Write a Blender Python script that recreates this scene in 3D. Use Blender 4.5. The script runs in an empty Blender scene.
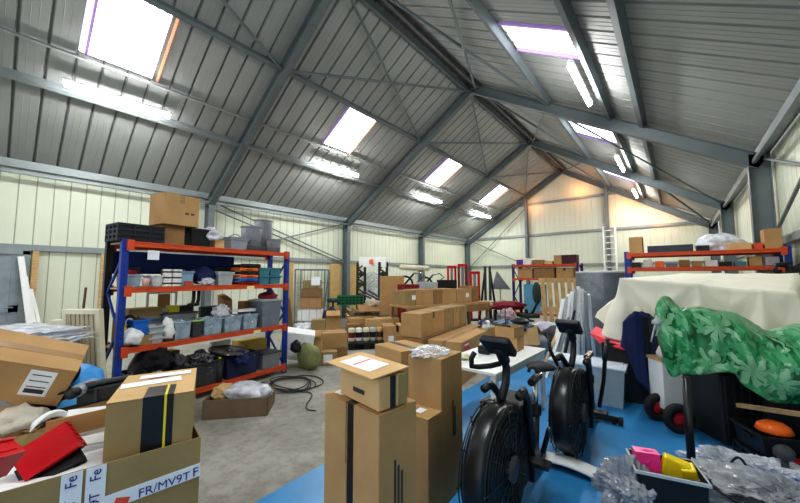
import bpy, bmesh, math, random
from mathutils import Vector, Matrix, noise, Euler
random.seed(7)
R = math.radians
COL = bpy.context.scene.collection
PI = math.pi

# ------------------------------------------------------------------ survey of the hall (metres)
FOC = 329.4; YAW = -0.6983; PIT = 0.0764
CAM = Vector((10.10, -3.553, 1.6))
W = 11.485; HE = 3.827; HR = 7.34; GY = 15.0; BY = -6.0
_s, _c, _sp, _cp = math.sin(YAW), math.cos(YAW), math.sin(PIT), math.cos(PIT)
FW = Vector((_s*_cp, _c*_cp, _sp)); RT = Vector((_c, -_s, 0)); UP = Vector((-_s*_sp, -_c*_sp, _cp))
def ray(u, v): return FW + RT*((u-400)/FOC) + UP*((251.5-v)/FOC)
def at(u, v, z=0.0):
    """survey point on the horizontal plane z seen at photo pixel u,v"""
    r = ray(u, v); k = (z-CAM.z)/r.z
    return CAM + r*k
def pd(u, v, d):
    """survey point at distance d in front of the camera"""
    return CAM + ray(u, v)*d
def px(n, d): return n*d/FOC
VIEW = R(130.0)     # heading of the view direction in the world

# ------------------------------------------------------------------ materials
MATS = {}
def mat(name, col, rough=.6, metal=0., var=.12, scale=6., bump=0., bscale=40., emis=0., alpha=1., trans=0., spec=.4, stretch=None, col2=None, sharp=False):
    if name in MATS: return MATS[name]
    m = bpy.data.materials.new(name); m.use_nodes = True; nt = m.node_tree; N = nt.nodes; L = nt.links
    b = N['Principled BSDF']
    b.inputs['Roughness'].default_value = rough; b.inputs['Metallic'].default_value = metal
    b.inputs['Specular IOR Level'].default_value = spec
    tc = N.new('ShaderNodeTexCoord'); mp = N.new('ShaderNodeMapping'); L.new(tc.outputs['Object'], mp.inputs[0])
    if stretch: mp.inputs['Scale'].default_value = stretch
    nz = N.new('ShaderNodeTexNoise'); nz.inputs['Scale'].default_value = scale; nz.inputs['Detail'].default_value = 5
    L.new(mp.outputs[0], nz.inputs['Vector'])
    rp = N.new('ShaderNodeValToRGB'); c = Vector(col)
    if col2 is None: a1 = c*(1-var); a2 = c*(1+var)
    else: a1 = c; a2 = Vector(col2)
    e = rp.color_ramp.elements
    e[0].position = .46 if sharp else .32; e[1].position = .54 if sharp else .68
    e[0].color = (*[min(1, x) for x in a1], 1); e[1].color = (*[min(1, x) for x in a2], 1)
    L.new(nz.outputs[0], rp.inputs[0]); L.new(rp.outputs[0], b.inputs['Base Color'])
    if bump:
        n2 = N.new('ShaderNodeTexNoise'); n2.inputs['Scale'].default_value = bscale; n2.inputs['Detail'].default_value = 4
        L.new(mp.outputs[0], n2.inputs['Vector'])
        bp = N.new('ShaderNodeBump'); bp.inputs['Strength'].default_value = bump; bp.inputs['Distance'].default_value = .02
        L.new(n2.outputs[0], bp.inputs['Height']); L.new(bp.outputs[0], b.inputs['Normal'])
    if emis:
        b.inputs['Emission Color'].default_value = (*col, 1); b.inputs['Emission Strength'].default_value = emis
    if alpha < 1: b.inputs['Alpha'].default_value = alpha
    if trans: b.inputs['Transmission Weight'].default_value = trans
    MATS[name] = m
    return m

CARD = mat('cardboard', (.46, .285, .135), .8, var=.10, scale=4, bump=.08, spec=.15)
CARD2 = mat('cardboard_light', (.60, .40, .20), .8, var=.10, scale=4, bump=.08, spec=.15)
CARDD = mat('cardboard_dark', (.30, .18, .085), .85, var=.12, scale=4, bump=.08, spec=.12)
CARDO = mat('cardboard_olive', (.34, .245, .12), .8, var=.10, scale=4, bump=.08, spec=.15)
TAPEB = mat('tape_black', (.012, .012, .014), .35, spec=.5)
TAPEC = mat('tape_brown', (.36, .22, .11), .25, spec=.6)
TAPEW = mat('tape_white', (.80, .82, .86), .3, var=.05)
YEL = mat('yellow', (.75, .60, .03), .5)
PAPER = mat('paper', (.82, .84, .88), .6, var=.05, scale=12)
INK = mat('ink_purple', (.06, .04, .22), .5)
INKB = mat('ink_dark', (.05, .04, .045), .6)
INKO = mat('ink_red', (.75, .10, .05), .5)
STEEL = mat('steel_grey', (.165, .195, .205), .5, metal=.15, var=.10, scale=3)
STEELL = mat('steel_light', (.27, .305, .31), .45, metal=.2, var=.10, scale=3)
GALV = mat('galvanised', (.42, .45, .45), .4, metal=.55, var=.12, scale=9)
ROOFM = mat('roof_liner', (.35, .365, .35), .55, metal=.1, var=.07, scale=1.0)
WALLM = mat('wall_liner', (.66, .69, .57), .5, var=.04, scale=1.0)
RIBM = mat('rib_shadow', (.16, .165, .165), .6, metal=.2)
GROOVE = mat('wall_groove', (.36, .38, .31), .6)
ORANGE = mat('beam_orange', (.62, .085, .025), .45, var=.10, spec=.4)
BLUE = mat('upright_blue', (.015, .05, .30), .4, var=.10)
NAVY = mat('navy', (.012, .022, .10), .7, var=.25, scale=8, bump=.3)
BLUEP = mat('blue_plastic', (.02, .15, .55), .4, var=.1)
BLUEL = mat('light_blue_plastic', (.10, .38, .72), .35, var=.1)
BLK = mat('black_plastic', (.012, .013, .015), .4, var=.2, spec=.4)
BLKM = mat('black_metal', (.015, .016, .018), .3, metal=.1, var=.2, spec=.5)
RUB = mat('rubber', (.02, .02, .022), .75)
DGR = mat('dark_grey', (.05, .055, .06), .6, var=.2)
GRY = mat('grey_plastic', (.22, .235, .26), .5, var=.08)
GRYL = mat('light_grey_plastic', (.42, .45, .48), .45, var=.08)
WHT = mat('white_plastic', (.80, .81, .80), .4, var=.04)
FOAM = mat('white_foam', (.85, .86, .86), .8, var=.04)
CREAM = mat('cream_paint', (.72, .68, .52), .55, var=.06)
RED = mat('red_plastic', (.58, .012, .02), .3, var=.08)
DRED = mat('dark_red', (.20, .012, .02), .6, var=.2)
GREEN = mat('green_plastic', (.01, .20, .08), .45)
OLIVE = mat('olive_bag', (.23, .25, .10), .55, var=.2, bump=.4)
PINK = mat('pink_wrap', (.85, .05, .28), .3, var=.2)
ORG = mat('orange_plastic', (.85, .16, .02), .35)
PURP = mat('purple', (.10, .03, .30), .5)
WOOD = mat('pine_wood', (.55, .36, .17), .7, var=.18, scale=5, stretch=(1, 1, 6), bump=.1)
WOODD = mat('old_wood', (.30, .20, .11), .8, var=.25, scale=5, stretch=(1, 5, 1), bump=.2)
OSB = mat('osb_board', (.52, .36, .15), .8, var=.30, scale=38, bump=.3)
CHROME = mat('brushed_metal', (.55, .57, .58), .25, metal=.9, var=.05)
TEAL = mat('teal_plastic', (.06, .22, .28), .4, var=.2)
SHELF = mat('shelf_board', (.50, .38, .25), .75, var=.1)
COVER = mat('dust_sheet', (.76, .73, .62), .85, var=.04, scale=3, bump=.15, bscale=12)

def clear_mat(name, tint, a, vv=.2):
    if name in MATS: return MATS[name]
    m = bpy.data.materials.new(name); m.use_nodes = True; nt = m.node_tree; N = nt.nodes; L = nt.links
    b = N['Principled BSDF']; b.inputs['Base Color'].default_value = (*tint, 1); b.inputs['Roughness'].default_value = .18
    b.inputs['Specular IOR Level'].default_value = .8
    t = N.new('ShaderNodeBsdfTransparent'); x = N.new('ShaderNodeMixShader')
    nz = N.new('ShaderNodeTexNoise'); nz.inputs['Scale'].default_value = 9; tc = N.new('ShaderNodeTexCoord'); L.new(tc.outputs['Object'], nz.inputs['Vector'])
    mr = N.new('ShaderNodeMapRange'); mr.inputs['From Min'].default_value = .35; mr.inputs['From Max'].default_value = .65
    mr.inputs['To Min'].default_value = max(0, a-vv); mr.inputs['To Max'].default_value = min(1, a+vv)
    L.new(nz.outputs[0], mr.inputs[0]); L.new(mr.outputs[0], x.inputs[0]); L.new(t.outputs[0], x.inputs[1]); L.new(b.outputs[0], x.inputs[2])
    L.new(x.outputs[0], N['Material Output'].inputs['Surface'])
    bp = N.new('ShaderNodeBump'); bp.inputs['Strength'].default_value = .5; bp.inputs['Distance'].default_value = .03
    L.new(nz.outputs[0], bp.inputs['Height']); L.new(bp.outputs[0], b.inputs['Normal'])
    MATS[name] = m; return m
CLR = clear_mat('clear_plastic', (.75, .80, .86), .45)
CLRB = clear_mat('bluish_clear_plastic', (.42, .55, .66), .62)
FILM = clear_mat('plastic_film', (.80, .82, .90), .7)
SMOKE = clear_mat('smoked_film', (.35, .37, .42), .75)

def tarp_mat():
    """printed palm-leaf pattern: star-shaped pale leaves and mid-green leaves on dark green"""
    m = bpy.data.materials.new('leaf_print_tarpaulin'); m.use_nodes = True; nt = m.node_tree; N = nt.nodes; L = nt.links
    b = N['Principled BSDF']; b.inputs['Roughness'].default_value = .36
    tc = N.new('ShaderNodeTexCoord')
    def math_(op, a, c=None):
        n = N.new('ShaderNodeMath'); n.operation = op
        for k, x in enumerate((a, c)):
            if x is None: continue
            if isinstance(x, (int, float)): n.inputs[k].default_value = x
            else: L.new(x, n.inputs[k])
        return n.outputs[0]
    def leaves(scale, off, lobes, size):
        mp = N.new('ShaderNodeMapping'); mp.inputs['Location'].default_value = off; mp.inputs['Rotation'].default_value = (1.05, .35, .5); L.new(tc.outputs['Object'], mp.inputs[0])
        vo = N.new('ShaderNodeTexVoronoi'); vo.voronoi_dimensions = '2D'; vo.inputs['Scale'].default_value = scale; L.new(mp.outputs[0], vo.inputs['Vector'])
        sc_ = N.new('ShaderNodeVectorMath'); sc_.operation = 'SCALE'; sc_.inputs[3].default_value = 1.0; L.new(mp.outputs[0], sc_.inputs[0])
        df = N.new('ShaderNodeVectorMath'); df.operation = 'SUBTRACT'; L.new(sc_.outputs[0], df.inputs[0]); L.new(vo.outputs['Position'], df.inputs[1])
        sp = N.new('ShaderNodeSeparateXYZ'); L.new(df.outputs[0], sp.inputs[0])
        an = math_('ARCTAN2', sp.outputs[1], sp.outputs[0])
        r = math_('MULTIPLY', vo.outputs['Distance'], 1.0)
        nz = N.new('ShaderNodeTexNoise'); nz.inputs['Scale'].default_value = scale*2; L.new(mp.outputs[0], nz.inputs['Vector'])
        an2 = math_('ADD', an, math_('MULTIPLY', nz.outputs[0], 1.6))
        lob = math_('ABSOLUTE', math_('SINE', math_('MULTIPLY', an2, lobes)))
        edge = math_('MULTIPLY', math_('ADD', math_('MULTIPLY', lob, .75), .22), size)
        inside = math_('LESS_THAN', r, edge)
        vein = math_('GREATER_THAN', lob, .10)
        return math_('MULTIPLY', inside, vein)
    nb = N.new('ShaderNodeTexNoise'); nb.inputs['Scale'].default_value = 4.; nb.inputs['Detail'].default_value = 3; L.new(tc.outputs['Object'], nb.inputs['Vector'])
    r0 = N.new('ShaderNodeValToRGB'); e = r0.color_ramp.elements; e[0].position = .42; e[0].color = (.003, .07, .025, 1); e[1].position = .60; e[1].color = (.012, .20, .07, 1); L.new(nb.outputs[0], r0.inputs[0])
    def over(base, fac, col):
        x = N.new('ShaderNodeMix'); x.data_type = 'RGBA'; L.new(fac, x.inputs[0]); L.new(base, x.inputs[6]); x.inputs[7].default_value = (*col, 1); return x.outputs[2]
    c = over(r0.outputs[0], leaves(6.5, (.3, .1, 0), 3.5, .62), (.03, .26, .10))
    c = over(c, leaves(3.6, (1.7, .6, 0), 4.0, .50), (.20, .43, .25))
    c = over(c, leaves(8., (4.2, 3.1, 0), 3.0, .40), (.08, .33, .15))
    L.new(c, b.inputs['Base Color'])
    return m
TARP = tarp_mat()

def floor_mat():
    m = bpy.data.materials.new('concrete_floor'); m.use_nodes = True; nt = m.node_tree; N = nt.nodes; L = nt.links
    b = N['Principled BSDF']
    tc = N.new('ShaderNodeTexCoord')
    def nzz(s, d=6, r=.6):
        n = N.new('ShaderNodeTexNoise'); n.inputs['Scale'].default_value = s; n.inputs['Detail'].default_value = d; n.inputs['Roughness'].default_value = r
        L.new(tc.outputs['Object'], n.inputs['Vector']); return n
    n1 = nzz(1.1); n2 = nzz(9, 8, .7)
    r1 = N.new('ShaderNodeValToRGB'); e = r1.color_ramp.elements; e[0].position = .35; e[0].color = (.25, .24, .21, 1); e[1].position = .65; e[1].color = (.43, .42, .37, 1); L.new(n1.outputs[0], r1.inputs[0])
    r2 = N.new('ShaderNodeValToRGB'); e = r2.color_ramp.elements; e[0].position = .30; e[0].color = (.55, .53, .50, 1); e[1].position = .55; e[1].color = (1, 1, 1, 1); L.new(n2.outputs[0], r2.inputs[0])
    mx = N.new('ShaderNodeMix'); mx.data_type = 'RGBA'; mx.blend_type = 'MULTIPLY'; mx.inputs[0].default_value = .8
    L.new(r1.outputs[0], mx.inputs[6]); L.new(r2.outputs[0], mx.inputs[7])
    L.new(mx.outputs[2], b.inputs['Base Color'])
    rr = N.new('ShaderNodeMapRange'); rr.inputs['To Min'].default_value = .35; rr.inputs['To Max'].default_value = .75; L.new(n1.outputs[0], rr.inputs[0]); L.new(rr.outputs[0], b.inputs['Roughness'])
    return m
BLUEF = mat('blue_floor_paint', (.035, .235, .52), .36, scale=2.2, col2=(.055, .31, .63), spec=.5, bump=.03, bscale=15)

# ------------------------------------------------------------------ mesh builder
class MB:
    def __init__(s): s.b = bmesh.new()
    def _v(s, p): return s.b.verts.new(p)
    def _f(s, vs):
        try: return s.b.faces.new(vs)
        except ValueError: return None
    def box(s, c, d, rot=None, taper=1.0):
        c = Vector(c); h = Vector(d)/2; M = Euler(rot).to_matrix() if rot is not None else Matrix.Identity(3)
        vs = []
        for sx, sy, sz in ((-1,-1,-1),(1,-1,-1),(1,1,-1),(-1,1,-1),(-1,-1,1),(1,-1,1),(1,1,1),(-1,1,1)):
            k = taper if sz < 0 else 1
            vs.append(s._v(c + M @ Vector((sx*h.x*k, sy*h.y*k, sz*h.z))))
        for f in ((3,2,1,0),(4,5,6,7),(0,1,5,4),(1,2,6,5),(2,3,7,6),(3,0,4,7)): s._f([vs[i] for i in f])
        return s
    def bb(s, x0, x1, y0, y1, z0, z1): return s.box(((x0+x1)/2, (y0+y1)/2, (z0+z1)/2), (x1-x0, y1-y0, z1-z0))
    def bar(s, p, q, w, h=None, up=(0, 0, 1)):
        """rectangular bar from p to q"""
        p = Vector(p); q = Vector(q); h = w if h is None else h; a = (q-p); ln = a.length; a.normalize(); u = Vector(up)
        if abs(a.dot(u)) > .98: u = Vector((1, 0, 0))
        sd = a.cross(u).normalized(); u = sd.cross(a).normalized(); vs = []
        for e in (p, q):
            for x, y in ((-1,-1),(1,-1),(1,1),(-1,1)): vs.append(s._v(e + sd*(x*w/2) + u*(y*h/2)))
        for f in ((3,2,1,0),(4,5,6,7),(0,1,5,4),(1,2,6,5),(2,3,7,6),(3,0,4,7)): s._f([vs[i] for i in f])
        return s
    def beam_i(s, p, q, depth, width, up=(0, 0, 1), tf=.012, tw=.008):
        """I section"""
        p = Vector(p); q = Vector(q); a = (q-p).normalized(); u = Vector(up); sd = a.cross(u).normalized(); u = sd.cross(a).normalized()
        for o in (-1, 1): s.bar(p+u*o*(depth-tf)/2, q+u*o*(depth-tf)/2, width, tf, u)
        s.bar(p, q, tw, depth-tf*2, u)
        return s
    def cyl(s, p, q, r, r2=None, n=14, cap=True):
        p = Vector(p); q = Vector(q); r2 = r if r2 is None else r2; a = (q-p).normalized(); t = Vector((1, 0, 0)) if abs(a.x) < .9 else Vector((0, 1, 0))
        u = a.cross(t).normalized(); w = a.cross(u)
        A = [s._v(p+(u*math.cos(i*2*PI/n)+w*math.sin(i*2*PI/n))*r) for i in range(n)]
        B = [s._v(q+(u*math.cos(i*2*PI/n)+w*math.sin(i*2*PI/n))*r2) for i in range(n)]
        for i in range(n): s._f([A[i], A[(i+1) % n], B[(i+1) % n], B[i]])
        if cap: s._f(A[::-1]); s._f(B)
        return s
    def tube(s, pts, r, n=8, closed=False, rs=None):
        P = [Vector(p) for p in pts]; m = len(P); rings = []; u = None
        for i in range(m):
            if closed: a = P[(i+1) % m]-P[i-1]
            else: a = P[min(i+1, m-1)]-P[max(i-1, 0)]
            a = a.normalized() if a.length > 1e-7 else Vector((0, 0, 1))
            if u is None:
                t = Vector((0, 0, 1)) if abs(a.z) < .9 else Vector((1, 0, 0)); u = a.cross(t).normalized()
            else:
                u = (u-a*u.dot(a)); u = u.normalized() if u.length > 1e-6 else a.orthogonal().normalized()
            w = a.cross(u); rr = rs[i] if rs else r
            rings.append([s._v(P[i]+(u*math.cos(k*2*PI/n)+w*math.sin(k*2*PI/n))*rr) for k in range(n)])
        for i in range(m if closed else m-1):
            A = rings[i]; B = rings[(i+1) % m]
            for k in range(n): s._f([A[k], A[(k+1) % n], B[(k+1) % n], B[k]])
        if not closed: s._f(rings[0][::-1]); s._f(rings[-1])
        return s
    def lathe(s, prof, c=(0, 0, 0), n=20, M=None, sx=1., sy=1.):
        c = Vector(c); rings = []
        for r, z in prof:
            rr = []
            for i in range(n):
                p = Vector((math.cos(i*2*PI/n)*r*sx, math.sin(i*2*PI/n)*r*sy, z))
                if M is not None: p = M @ p
                rr.append(s._v(c+p))
            rings.append(rr)
        for A, B in zip(rings, rings[1:]):
            for i in range(n): s._f([A[i], A[(i+1) % n], B[(i+1) % n], B[i]])
        if prof[0][0] > 1e-4: s._f(rings[0][::-1])
        if prof[-1][0] > 1e-4: s._f(rings[-1])
        return s
    def grid(s, fn, nu, nv, closed=False):
        V = [[s._v(fn(i/nu, j/nv)) for j in range(nv+1)] for i in range(nu if closed else nu+1)]
        m = len(V)
        for i in range(nu):
            for j in range(nv): s._f([V[i][j], V[(i+1) % m][j], V[(i+1) % m][j+1], V[i][j+1]])
        return s
    def poly(s, pts): s._f([s._v(p) for p in pts]); return s
    def prism(s, pts, off):
        off = Vector(off); A = [s._v(p) for p in pts]; B = [s._v(Vector(p)+off) for p in pts]; n = len(A)
        s._f(A[::-1]); s._f(B)
        for i in range(n): s._f([A[i], A[(i+1) % n], B[(i+1) % n], B[i]])
        return s
    def blob(s, c, d, amp=.2, sc=3., sub=3, seed=0, flat=True, crinkle=False):
        c = Vector(c); d = Vector(d)/2
        g = bmesh.ops.create_icosphere(s.b, subdivisions=sub, radius=1)
        for v in g['verts']:
            p = v.co.copy(); o_ = Vector((seed*3.1, seed*1.7, 0)); k = 1+amp*noise.noise(p*sc*.7+o_)*1.3
            if crinkle: k += amp*1.1*(.28-abs(noise.noise(p*sc*1.6+o_)))+amp*.7*(.25-abs(noise.noise(p*sc*3.7+o_)))
            else: k += amp*.5*noise.noise(p*sc*1.9+o_)
            q = Vector((p.x*d.x, p.y*d.y, p.z*d.z))*k
            if flat: q.z = max(q.z, -d.z*.8)
            v.co = c+q
        return s
    def build(s, name, m, parent=None, bevel=0., smooth=False, solid=0., sub=0):
        me = bpy.data.meshes.new(name); bmesh.ops.remove_doubles(s.b, verts=s.b.verts, dist=1e-5)
        bmesh.ops.recalc_face_normals(s.b, faces=s.b.faces); s.b.to_mesh(me); s.b.free()
        ms = m if isinstance(m, (list, tuple)) else [m]
        for k in ms: me.materials.append(k)
        if smooth:
            for p in me.polygons: p.use_smooth = True
        o = bpy.data.objects.new(name, me); COL.objects.link(o)
        if parent is not None: o.parent = parent
        if solid:
            md = o.modifiers.new('s', 'SOLIDIFY'); md.thickness = solid; md.offset = 0
        if sub:
            md = o.modifiers.new('u', 'SUBSURF'); md.levels = sub; md.render_levels = sub
        if bevel:
            md = o.modifiers.new('b', 'BEVEL'); md.width = bevel; md.segments = 2; md.limit_method = 'ANGLE'
        return o

def tag(o, label=None, cat=None, group=None, kind=None, loc=None, rz=None):
    if label: o['label'] = label
    if cat: o['category'] = cat
    if group: o['group'] = group
    if kind: o['kind'] = kind
    if loc is not None: o.location = loc
    if rz is not None: o.rotation_euler = (0, 0, rz)
    return o
def thing(name, label, cat, loc=(0, 0, 0), rz=0., group=None, rot=None):
    o = bpy.data.objects.new(name, None); COL.objects.link(o); o.empty_display_size = .1
    tag(o, label, cat, group); o.location = loc; o.rotation_euler = rot if rot is not None else (0, 0, rz)
    return o
def struct(name, mb, m, **k):
    o = mb.build(name, m, **k); o['kind'] = 'structure'; return o
def kids(o): return list(o.children)
def copy_tree(o, parent=None):
    c = o.copy(); COL.objects.link(c); c.parent = parent
    for ch in kids(o): copy_tree(ch, c)
    return c
def dup(o, loc, rz=0., label=None, scale=None):
    c = copy_tree(o); c.location = loc; c.rotation_euler = (0, 0, rz)
    if label: c['label'] = label
    if scale: c.scale = scale
    return c
def text(body, size, m, parent, loc, rot, name='lettering', ext=.001):
    cu = bpy.data.curves.new('t', 'FONT'); cu.body = body; cu.size = size; cu.align_x = 'CENTER'; cu.align_y = 'CENTER'; cu.extrude = ext
    tmp = bpy.data.objects.new('t', cu); COL.objects.link(tmp)
    bpy.context.view_layer.update()
    me = bpy.data.meshes.new_from_object(tmp.evaluated_get(bpy.context.evaluated_depsgraph_get()))
    bpy.data.objects.remove(tmp); bpy.data.curves.remove(cu)
    me.materials.clear(); me.materials.append(m)
    o = bpy.data.objects.new(name, me); COL.objects.link(o); o.parent = parent; o.location = loc; o.rotation_euler = rot
    return o

# ------------------------------------------------------------------ THE HALL
SL = (HR-HE)/(W/2)
def roofz(x): return HE + SL*min(x, W-x)
def rp(side, t, y, off=0.):
    """point on the roof: t from eave 0 to ridge 1, off = below the sheet"""
    n = Vector((SL, 0, -1)).normalized() if side == 'left' else Vector((-SL, 0, -1)).normalized()
    x = W/2*t if side == 'left' else W-W/2*t
    return Vector((x, y, HE+(HR-HE)*t)) + n*off
SKY = {'left': [(-2.9, -1.9), (2., 3.02), (6.85, 7.97), (11.6, 12.76)], 'right': [(-3.2, -2.3), (1.68, 2.55), (6.25, 7.45), (11.4, 12.4)]}
SKT = {'left': (.445, .655), 'right': (.40, .615)}
def roof(side):
    mb = MB(); t0, t1 = SKT[side]
    def strip(ya, yb, a, b, oa=0., ob=0.):
        mb.poly([rp(side, a, ya, oa), rp(side, a, yb, ob), rp(side, b, yb, ob), rp(side, b, ya, oa)])
    def solid_panel(y, y2, spans):
        for a, b in spans:
            m1 = y+.027; m2 = y2-.027
            # rib recess up, then pan with two faint stiffening swages
            strip(y, m1-.012, a, b, -.032, -.032); strip(m1-.012, m1, a, b, -.032, 0)
            w = (m2-m1)
            for k in range(3):
                q0 = m1+w*k/3; q1 = m1+w*(k+1)/3
                strip(q0, q1-.012, a, b, 0, 0)
                if k < 2: strip(q1-.012, q1-.006, a, b, 0, .0035); strip(q1-.006, q1, a, b, .0035, 0)
                else: strip(q1-.012, q1, a, b, 0, 0)
            strip(m2, m2+.012, a, b, 0, -.032); strip(m2+.012, y2, a, b, -.032, -.032)
    y = BY; p = 1/3.
    cuts = sorted(SKY[side])
    while y < GY-1e-3:
        y2 = min(y+p, GY)
        inside = [c for c in cuts if c[0] < (y+y2)/2 < c[1]]
        solid_panel(y, y2, [(0, t0), (t1, 1)] if inside else [(0, 1)])
        y = y2
    return struct('ceiling_'+side, mb, ROOFM)
roof('left'); roof('right')
# dark rib lines: shade painted as narrow dark strips in the rib recesses
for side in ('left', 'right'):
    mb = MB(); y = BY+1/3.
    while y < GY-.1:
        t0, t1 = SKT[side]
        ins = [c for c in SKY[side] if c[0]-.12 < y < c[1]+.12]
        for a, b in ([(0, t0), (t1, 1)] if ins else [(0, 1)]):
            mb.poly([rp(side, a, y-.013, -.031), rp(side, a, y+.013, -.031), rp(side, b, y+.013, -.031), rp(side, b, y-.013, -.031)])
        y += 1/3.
    struct('ceiling_rib_shade_'+side, mb, RIBM)
# rooflights
def sky_mat(name, col, st):
    m = bpy.data.materials.new(name); m.use_nodes = True; N = m.node_tree.nodes; L = m.node_tree.links
    b = N['Principled BSDF']; b.inputs['Base Color'].default_value = (.8, .8, .8, 1)
    tc = N.new('ShaderNodeTexCoord'); wv = N.new('ShaderNodeTexWave'); wv.bands_direction = 'Y'; wv.inputs['Scale'].default_value = 2.6; wv.inputs['Distortion'].default_value = .5
    L.new(tc.outputs['Object'], wv.inputs['Vector'])
    mr = N.new('ShaderNodeMapRange'); mr.inputs['To Min'].default_value = .72; mr.inputs['To Max'].default_value = st; L.new(wv.outputs[0], mr.inputs[0])
    b.inputs['Emission Color'].default_value = (*col, 1); L.new(mr.outputs[0], b.inputs['Emission Strength'])
    return m
SKM = {'left': sky_mat('rooflight_left', (1., .93, .96), 9.), 'right': sky_mat('rooflight_right', (.86, .88, 1.), 6.)}
EDGEP = mat('edge_glow_violet', (.35, .22, .55), .5, emis=.35); EDGEO = mat('edge_glow_orange', (.95, .42, .25), .5, emis=.55)  # faint coloured glow put into the rooflight edge bars, which are no lamps
n = 0
for side in ('left', 'right'):
    t0, t1 = SKT[side]
    for (a, b) in SKY[side]:
        n += 1
        o = MB().poly([rp(side, t0, a, -.02), rp(side, t0, b, -.02), rp(side, t1, b, -.02), rp(side, t1, a, -.02)])
        struct('window_%d' % n, o, SKM[side])
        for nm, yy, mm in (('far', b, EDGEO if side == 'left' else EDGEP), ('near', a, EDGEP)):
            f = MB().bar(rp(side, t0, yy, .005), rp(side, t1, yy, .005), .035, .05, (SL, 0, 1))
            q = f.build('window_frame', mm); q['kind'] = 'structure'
# floor
fl = MB().bb(-.2, W+.2, BY-8, GY+.2, -.1, 0); struct('floor', fl, floor_mat())
mb = MB(); rnd = random.Random(3)
edge = [(7.72+rnd.uniform(-.025, .025), BY+i*.5) for i in range(0, 27)]
pts = [(x, y, 0) for x, y in edge]+[(W-.01, BY+13, 0), (W-.01, BY, 0)]
mb.prism(pts[::-1], (0, 0, .004)); struct('floor_blue_paint', mb, BLUEF)
# wall liner sheets with grooves every 25 cm
def wall_x(x, out, y0, y1, z0, z1, name):
    mb = MB(); y = y0; s = 1 if out > 0 else -1
    while y < y1-1e-3:
        y2 = min(y+.25, y1)
        mb.poly([(x, y+.012, z0), (x, y2-.012, z0), (x, y2-.012, z1), (x, y+.012, z1)])
        for a, b, c, d in ((y, y+.006, .012, .012), (y+.006, y+.012, .012, 0), (y2-.012, y2-.006, 0, .012), (y2-.006, y2, .012, .012)):
            mb.poly([(x-s*c, a, z0), (x-s*d, b, z0), (x-s*d, b, z1), (x-s*c, a, z1)])
        y = y2
    struct(name, mb, WALLM)
    mb = MB(); y = y0+.25
    while y < y1-.1:
        mb.poly([(x-s*.010, y-.0075, z0), (x-s*.010, y+.0075, z0), (x-s*.010, y+.0075, z1), (x-s*.010, y-.0075, z1)]); y += .25
    struct(name+'_grooves', mb, GROOVE)
wall_x(-.02, 1, BY, GY, 0, HE+.05, 'wall_left')
wall_x(W+.02, -1, BY, GY, 0, HE+.05, 'wall_right')
mb = MB(); mg = MB(); x = 0.
while x < W:
    x2 = min(x+.25, W); xm = [x, x+.012, x2-.012, x2]
    za, zb = roofz(x), roofz(x2)
    mb.poly([(x+.012, GY, 0), (x2-.012, GY, 0), (x2-.012, GY, roofz(x2-.012)), (x+.012, GY, roofz(x+.012))])
    mb.poly([(x, GY+.01, 0), (x+.012, GY, 0), (x+.012, GY, za), (x, GY+.01, za)])
    mb.poly([(x2-.012, GY, 0), (x2, GY+.01, 0), (x2, GY+.01, zb), (x2-.012, GY, zb)])
    mg.poly([(x2-.008, GY+.008, 0), (x2+.008, GY+.008, 0), (x2+.008, GY+.008, zb), (x2-.008, GY+.008, zb)])
    x = x2
struct('wall_back', mb, WALLM); struct('wall_back_grooves', mg, GROOVE)

# portal frames
FR = [-5., 0., 5., 10., 14.82]
for y in FR:
    mb = MB(); D = .25
    for side in ('left', 'right'):
        p = rp(side, -.0, y, .24); q = rp(side, 1.0, y, .24)
        q.x = W/2
        mb.beam_i(p, q, D, .16, (SL if side == 'right' else -SL, 0, 1))
    o = mb.build('portal_rafter_beam', STEEL); o['kind'] = 'structure'
    for x, sg in ((.17, 1), (W-.17, -1)):
        mb = MB().beam_i((x, y, 0), (x, y, HE-.02), .28, .16, (1, 0, 0))
        o = mb.build('portal_column', STEEL); o['kind'] = 'structure'
# purlins
for side, ts, m, w in (('left', (.655,), STEEL, .09), ('left', (.325,), STEELL, .09), ('left', (.435,), GALV, .035), ('right', (.63, .405, .305), STEEL, .09)):
    for t in ts:
        mb = MB().bar(rp(side, t, BY, .06), rp(side, t, GY, .06), w, .16 if w > .05 else .05, (-SL if side == 'left' else SL, 0, 1))
        o = mb.build('roof_purlin_beam', m); o['kind'] = 'structure'
for dx in (-.16, .16):
    mb = MB().bar((W/2+dx, BY, HR-.19), (W/2+dx, GY, HR-.19), .07, .16)
    o = mb.build('ridge_beam', RIBM if dx > 0 else STEEL); o['kind'] = 'structure'
mb = MB().bar((W/2, BY, HR-.06), (W/2, GY, HR-.06), .36, .03); o = mb.build('ridge_capping_trim', RIBM); o['kind'] = 'structure'
for x in (.12, W-.12):
    mb = MB().bar((x, BY, HE+.02), (x, GY, HE+.02), .10, .16).bar((x*.999+(.10 if x < 1 else -.10), BY, HE-.16), (x+(.10 if x < 1 else -.10), GY, HE-.16), .05, .07)
    o = mb.build('eaves_beam', STEELL); o['kind'] = 'structure'
    xx = .03 if x < 1 else W-.03
    for z in (2.19,):
        mb = MB().bar((xx, BY, z), (xx, GY, z), .06, .12); o = mb.build('wall_girt_beam', STEELL); o['kind'] = 'structure'
for z in (2.2, 3.88, 5.6):
    xm = max(0, (z-HE)/SL) if z > HE else 0
    mb = MB().bar((xm+.1, GY-.05, z), (W-xm-.1, GY-.05, z), .08, .12); o = mb.build('gable_girt_beam', STEELL); o['kind'] = 'structure'
for x in (W/3, 2*W/3):
    mb = MB().beam_i((x, GY-.16, 0), (x, GY-.16, roofz(x)-.2), .2, .14, (0, 1, 0)); o = mb.build('gable_column', STEEL); o['kind'] = 'structure'
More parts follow.
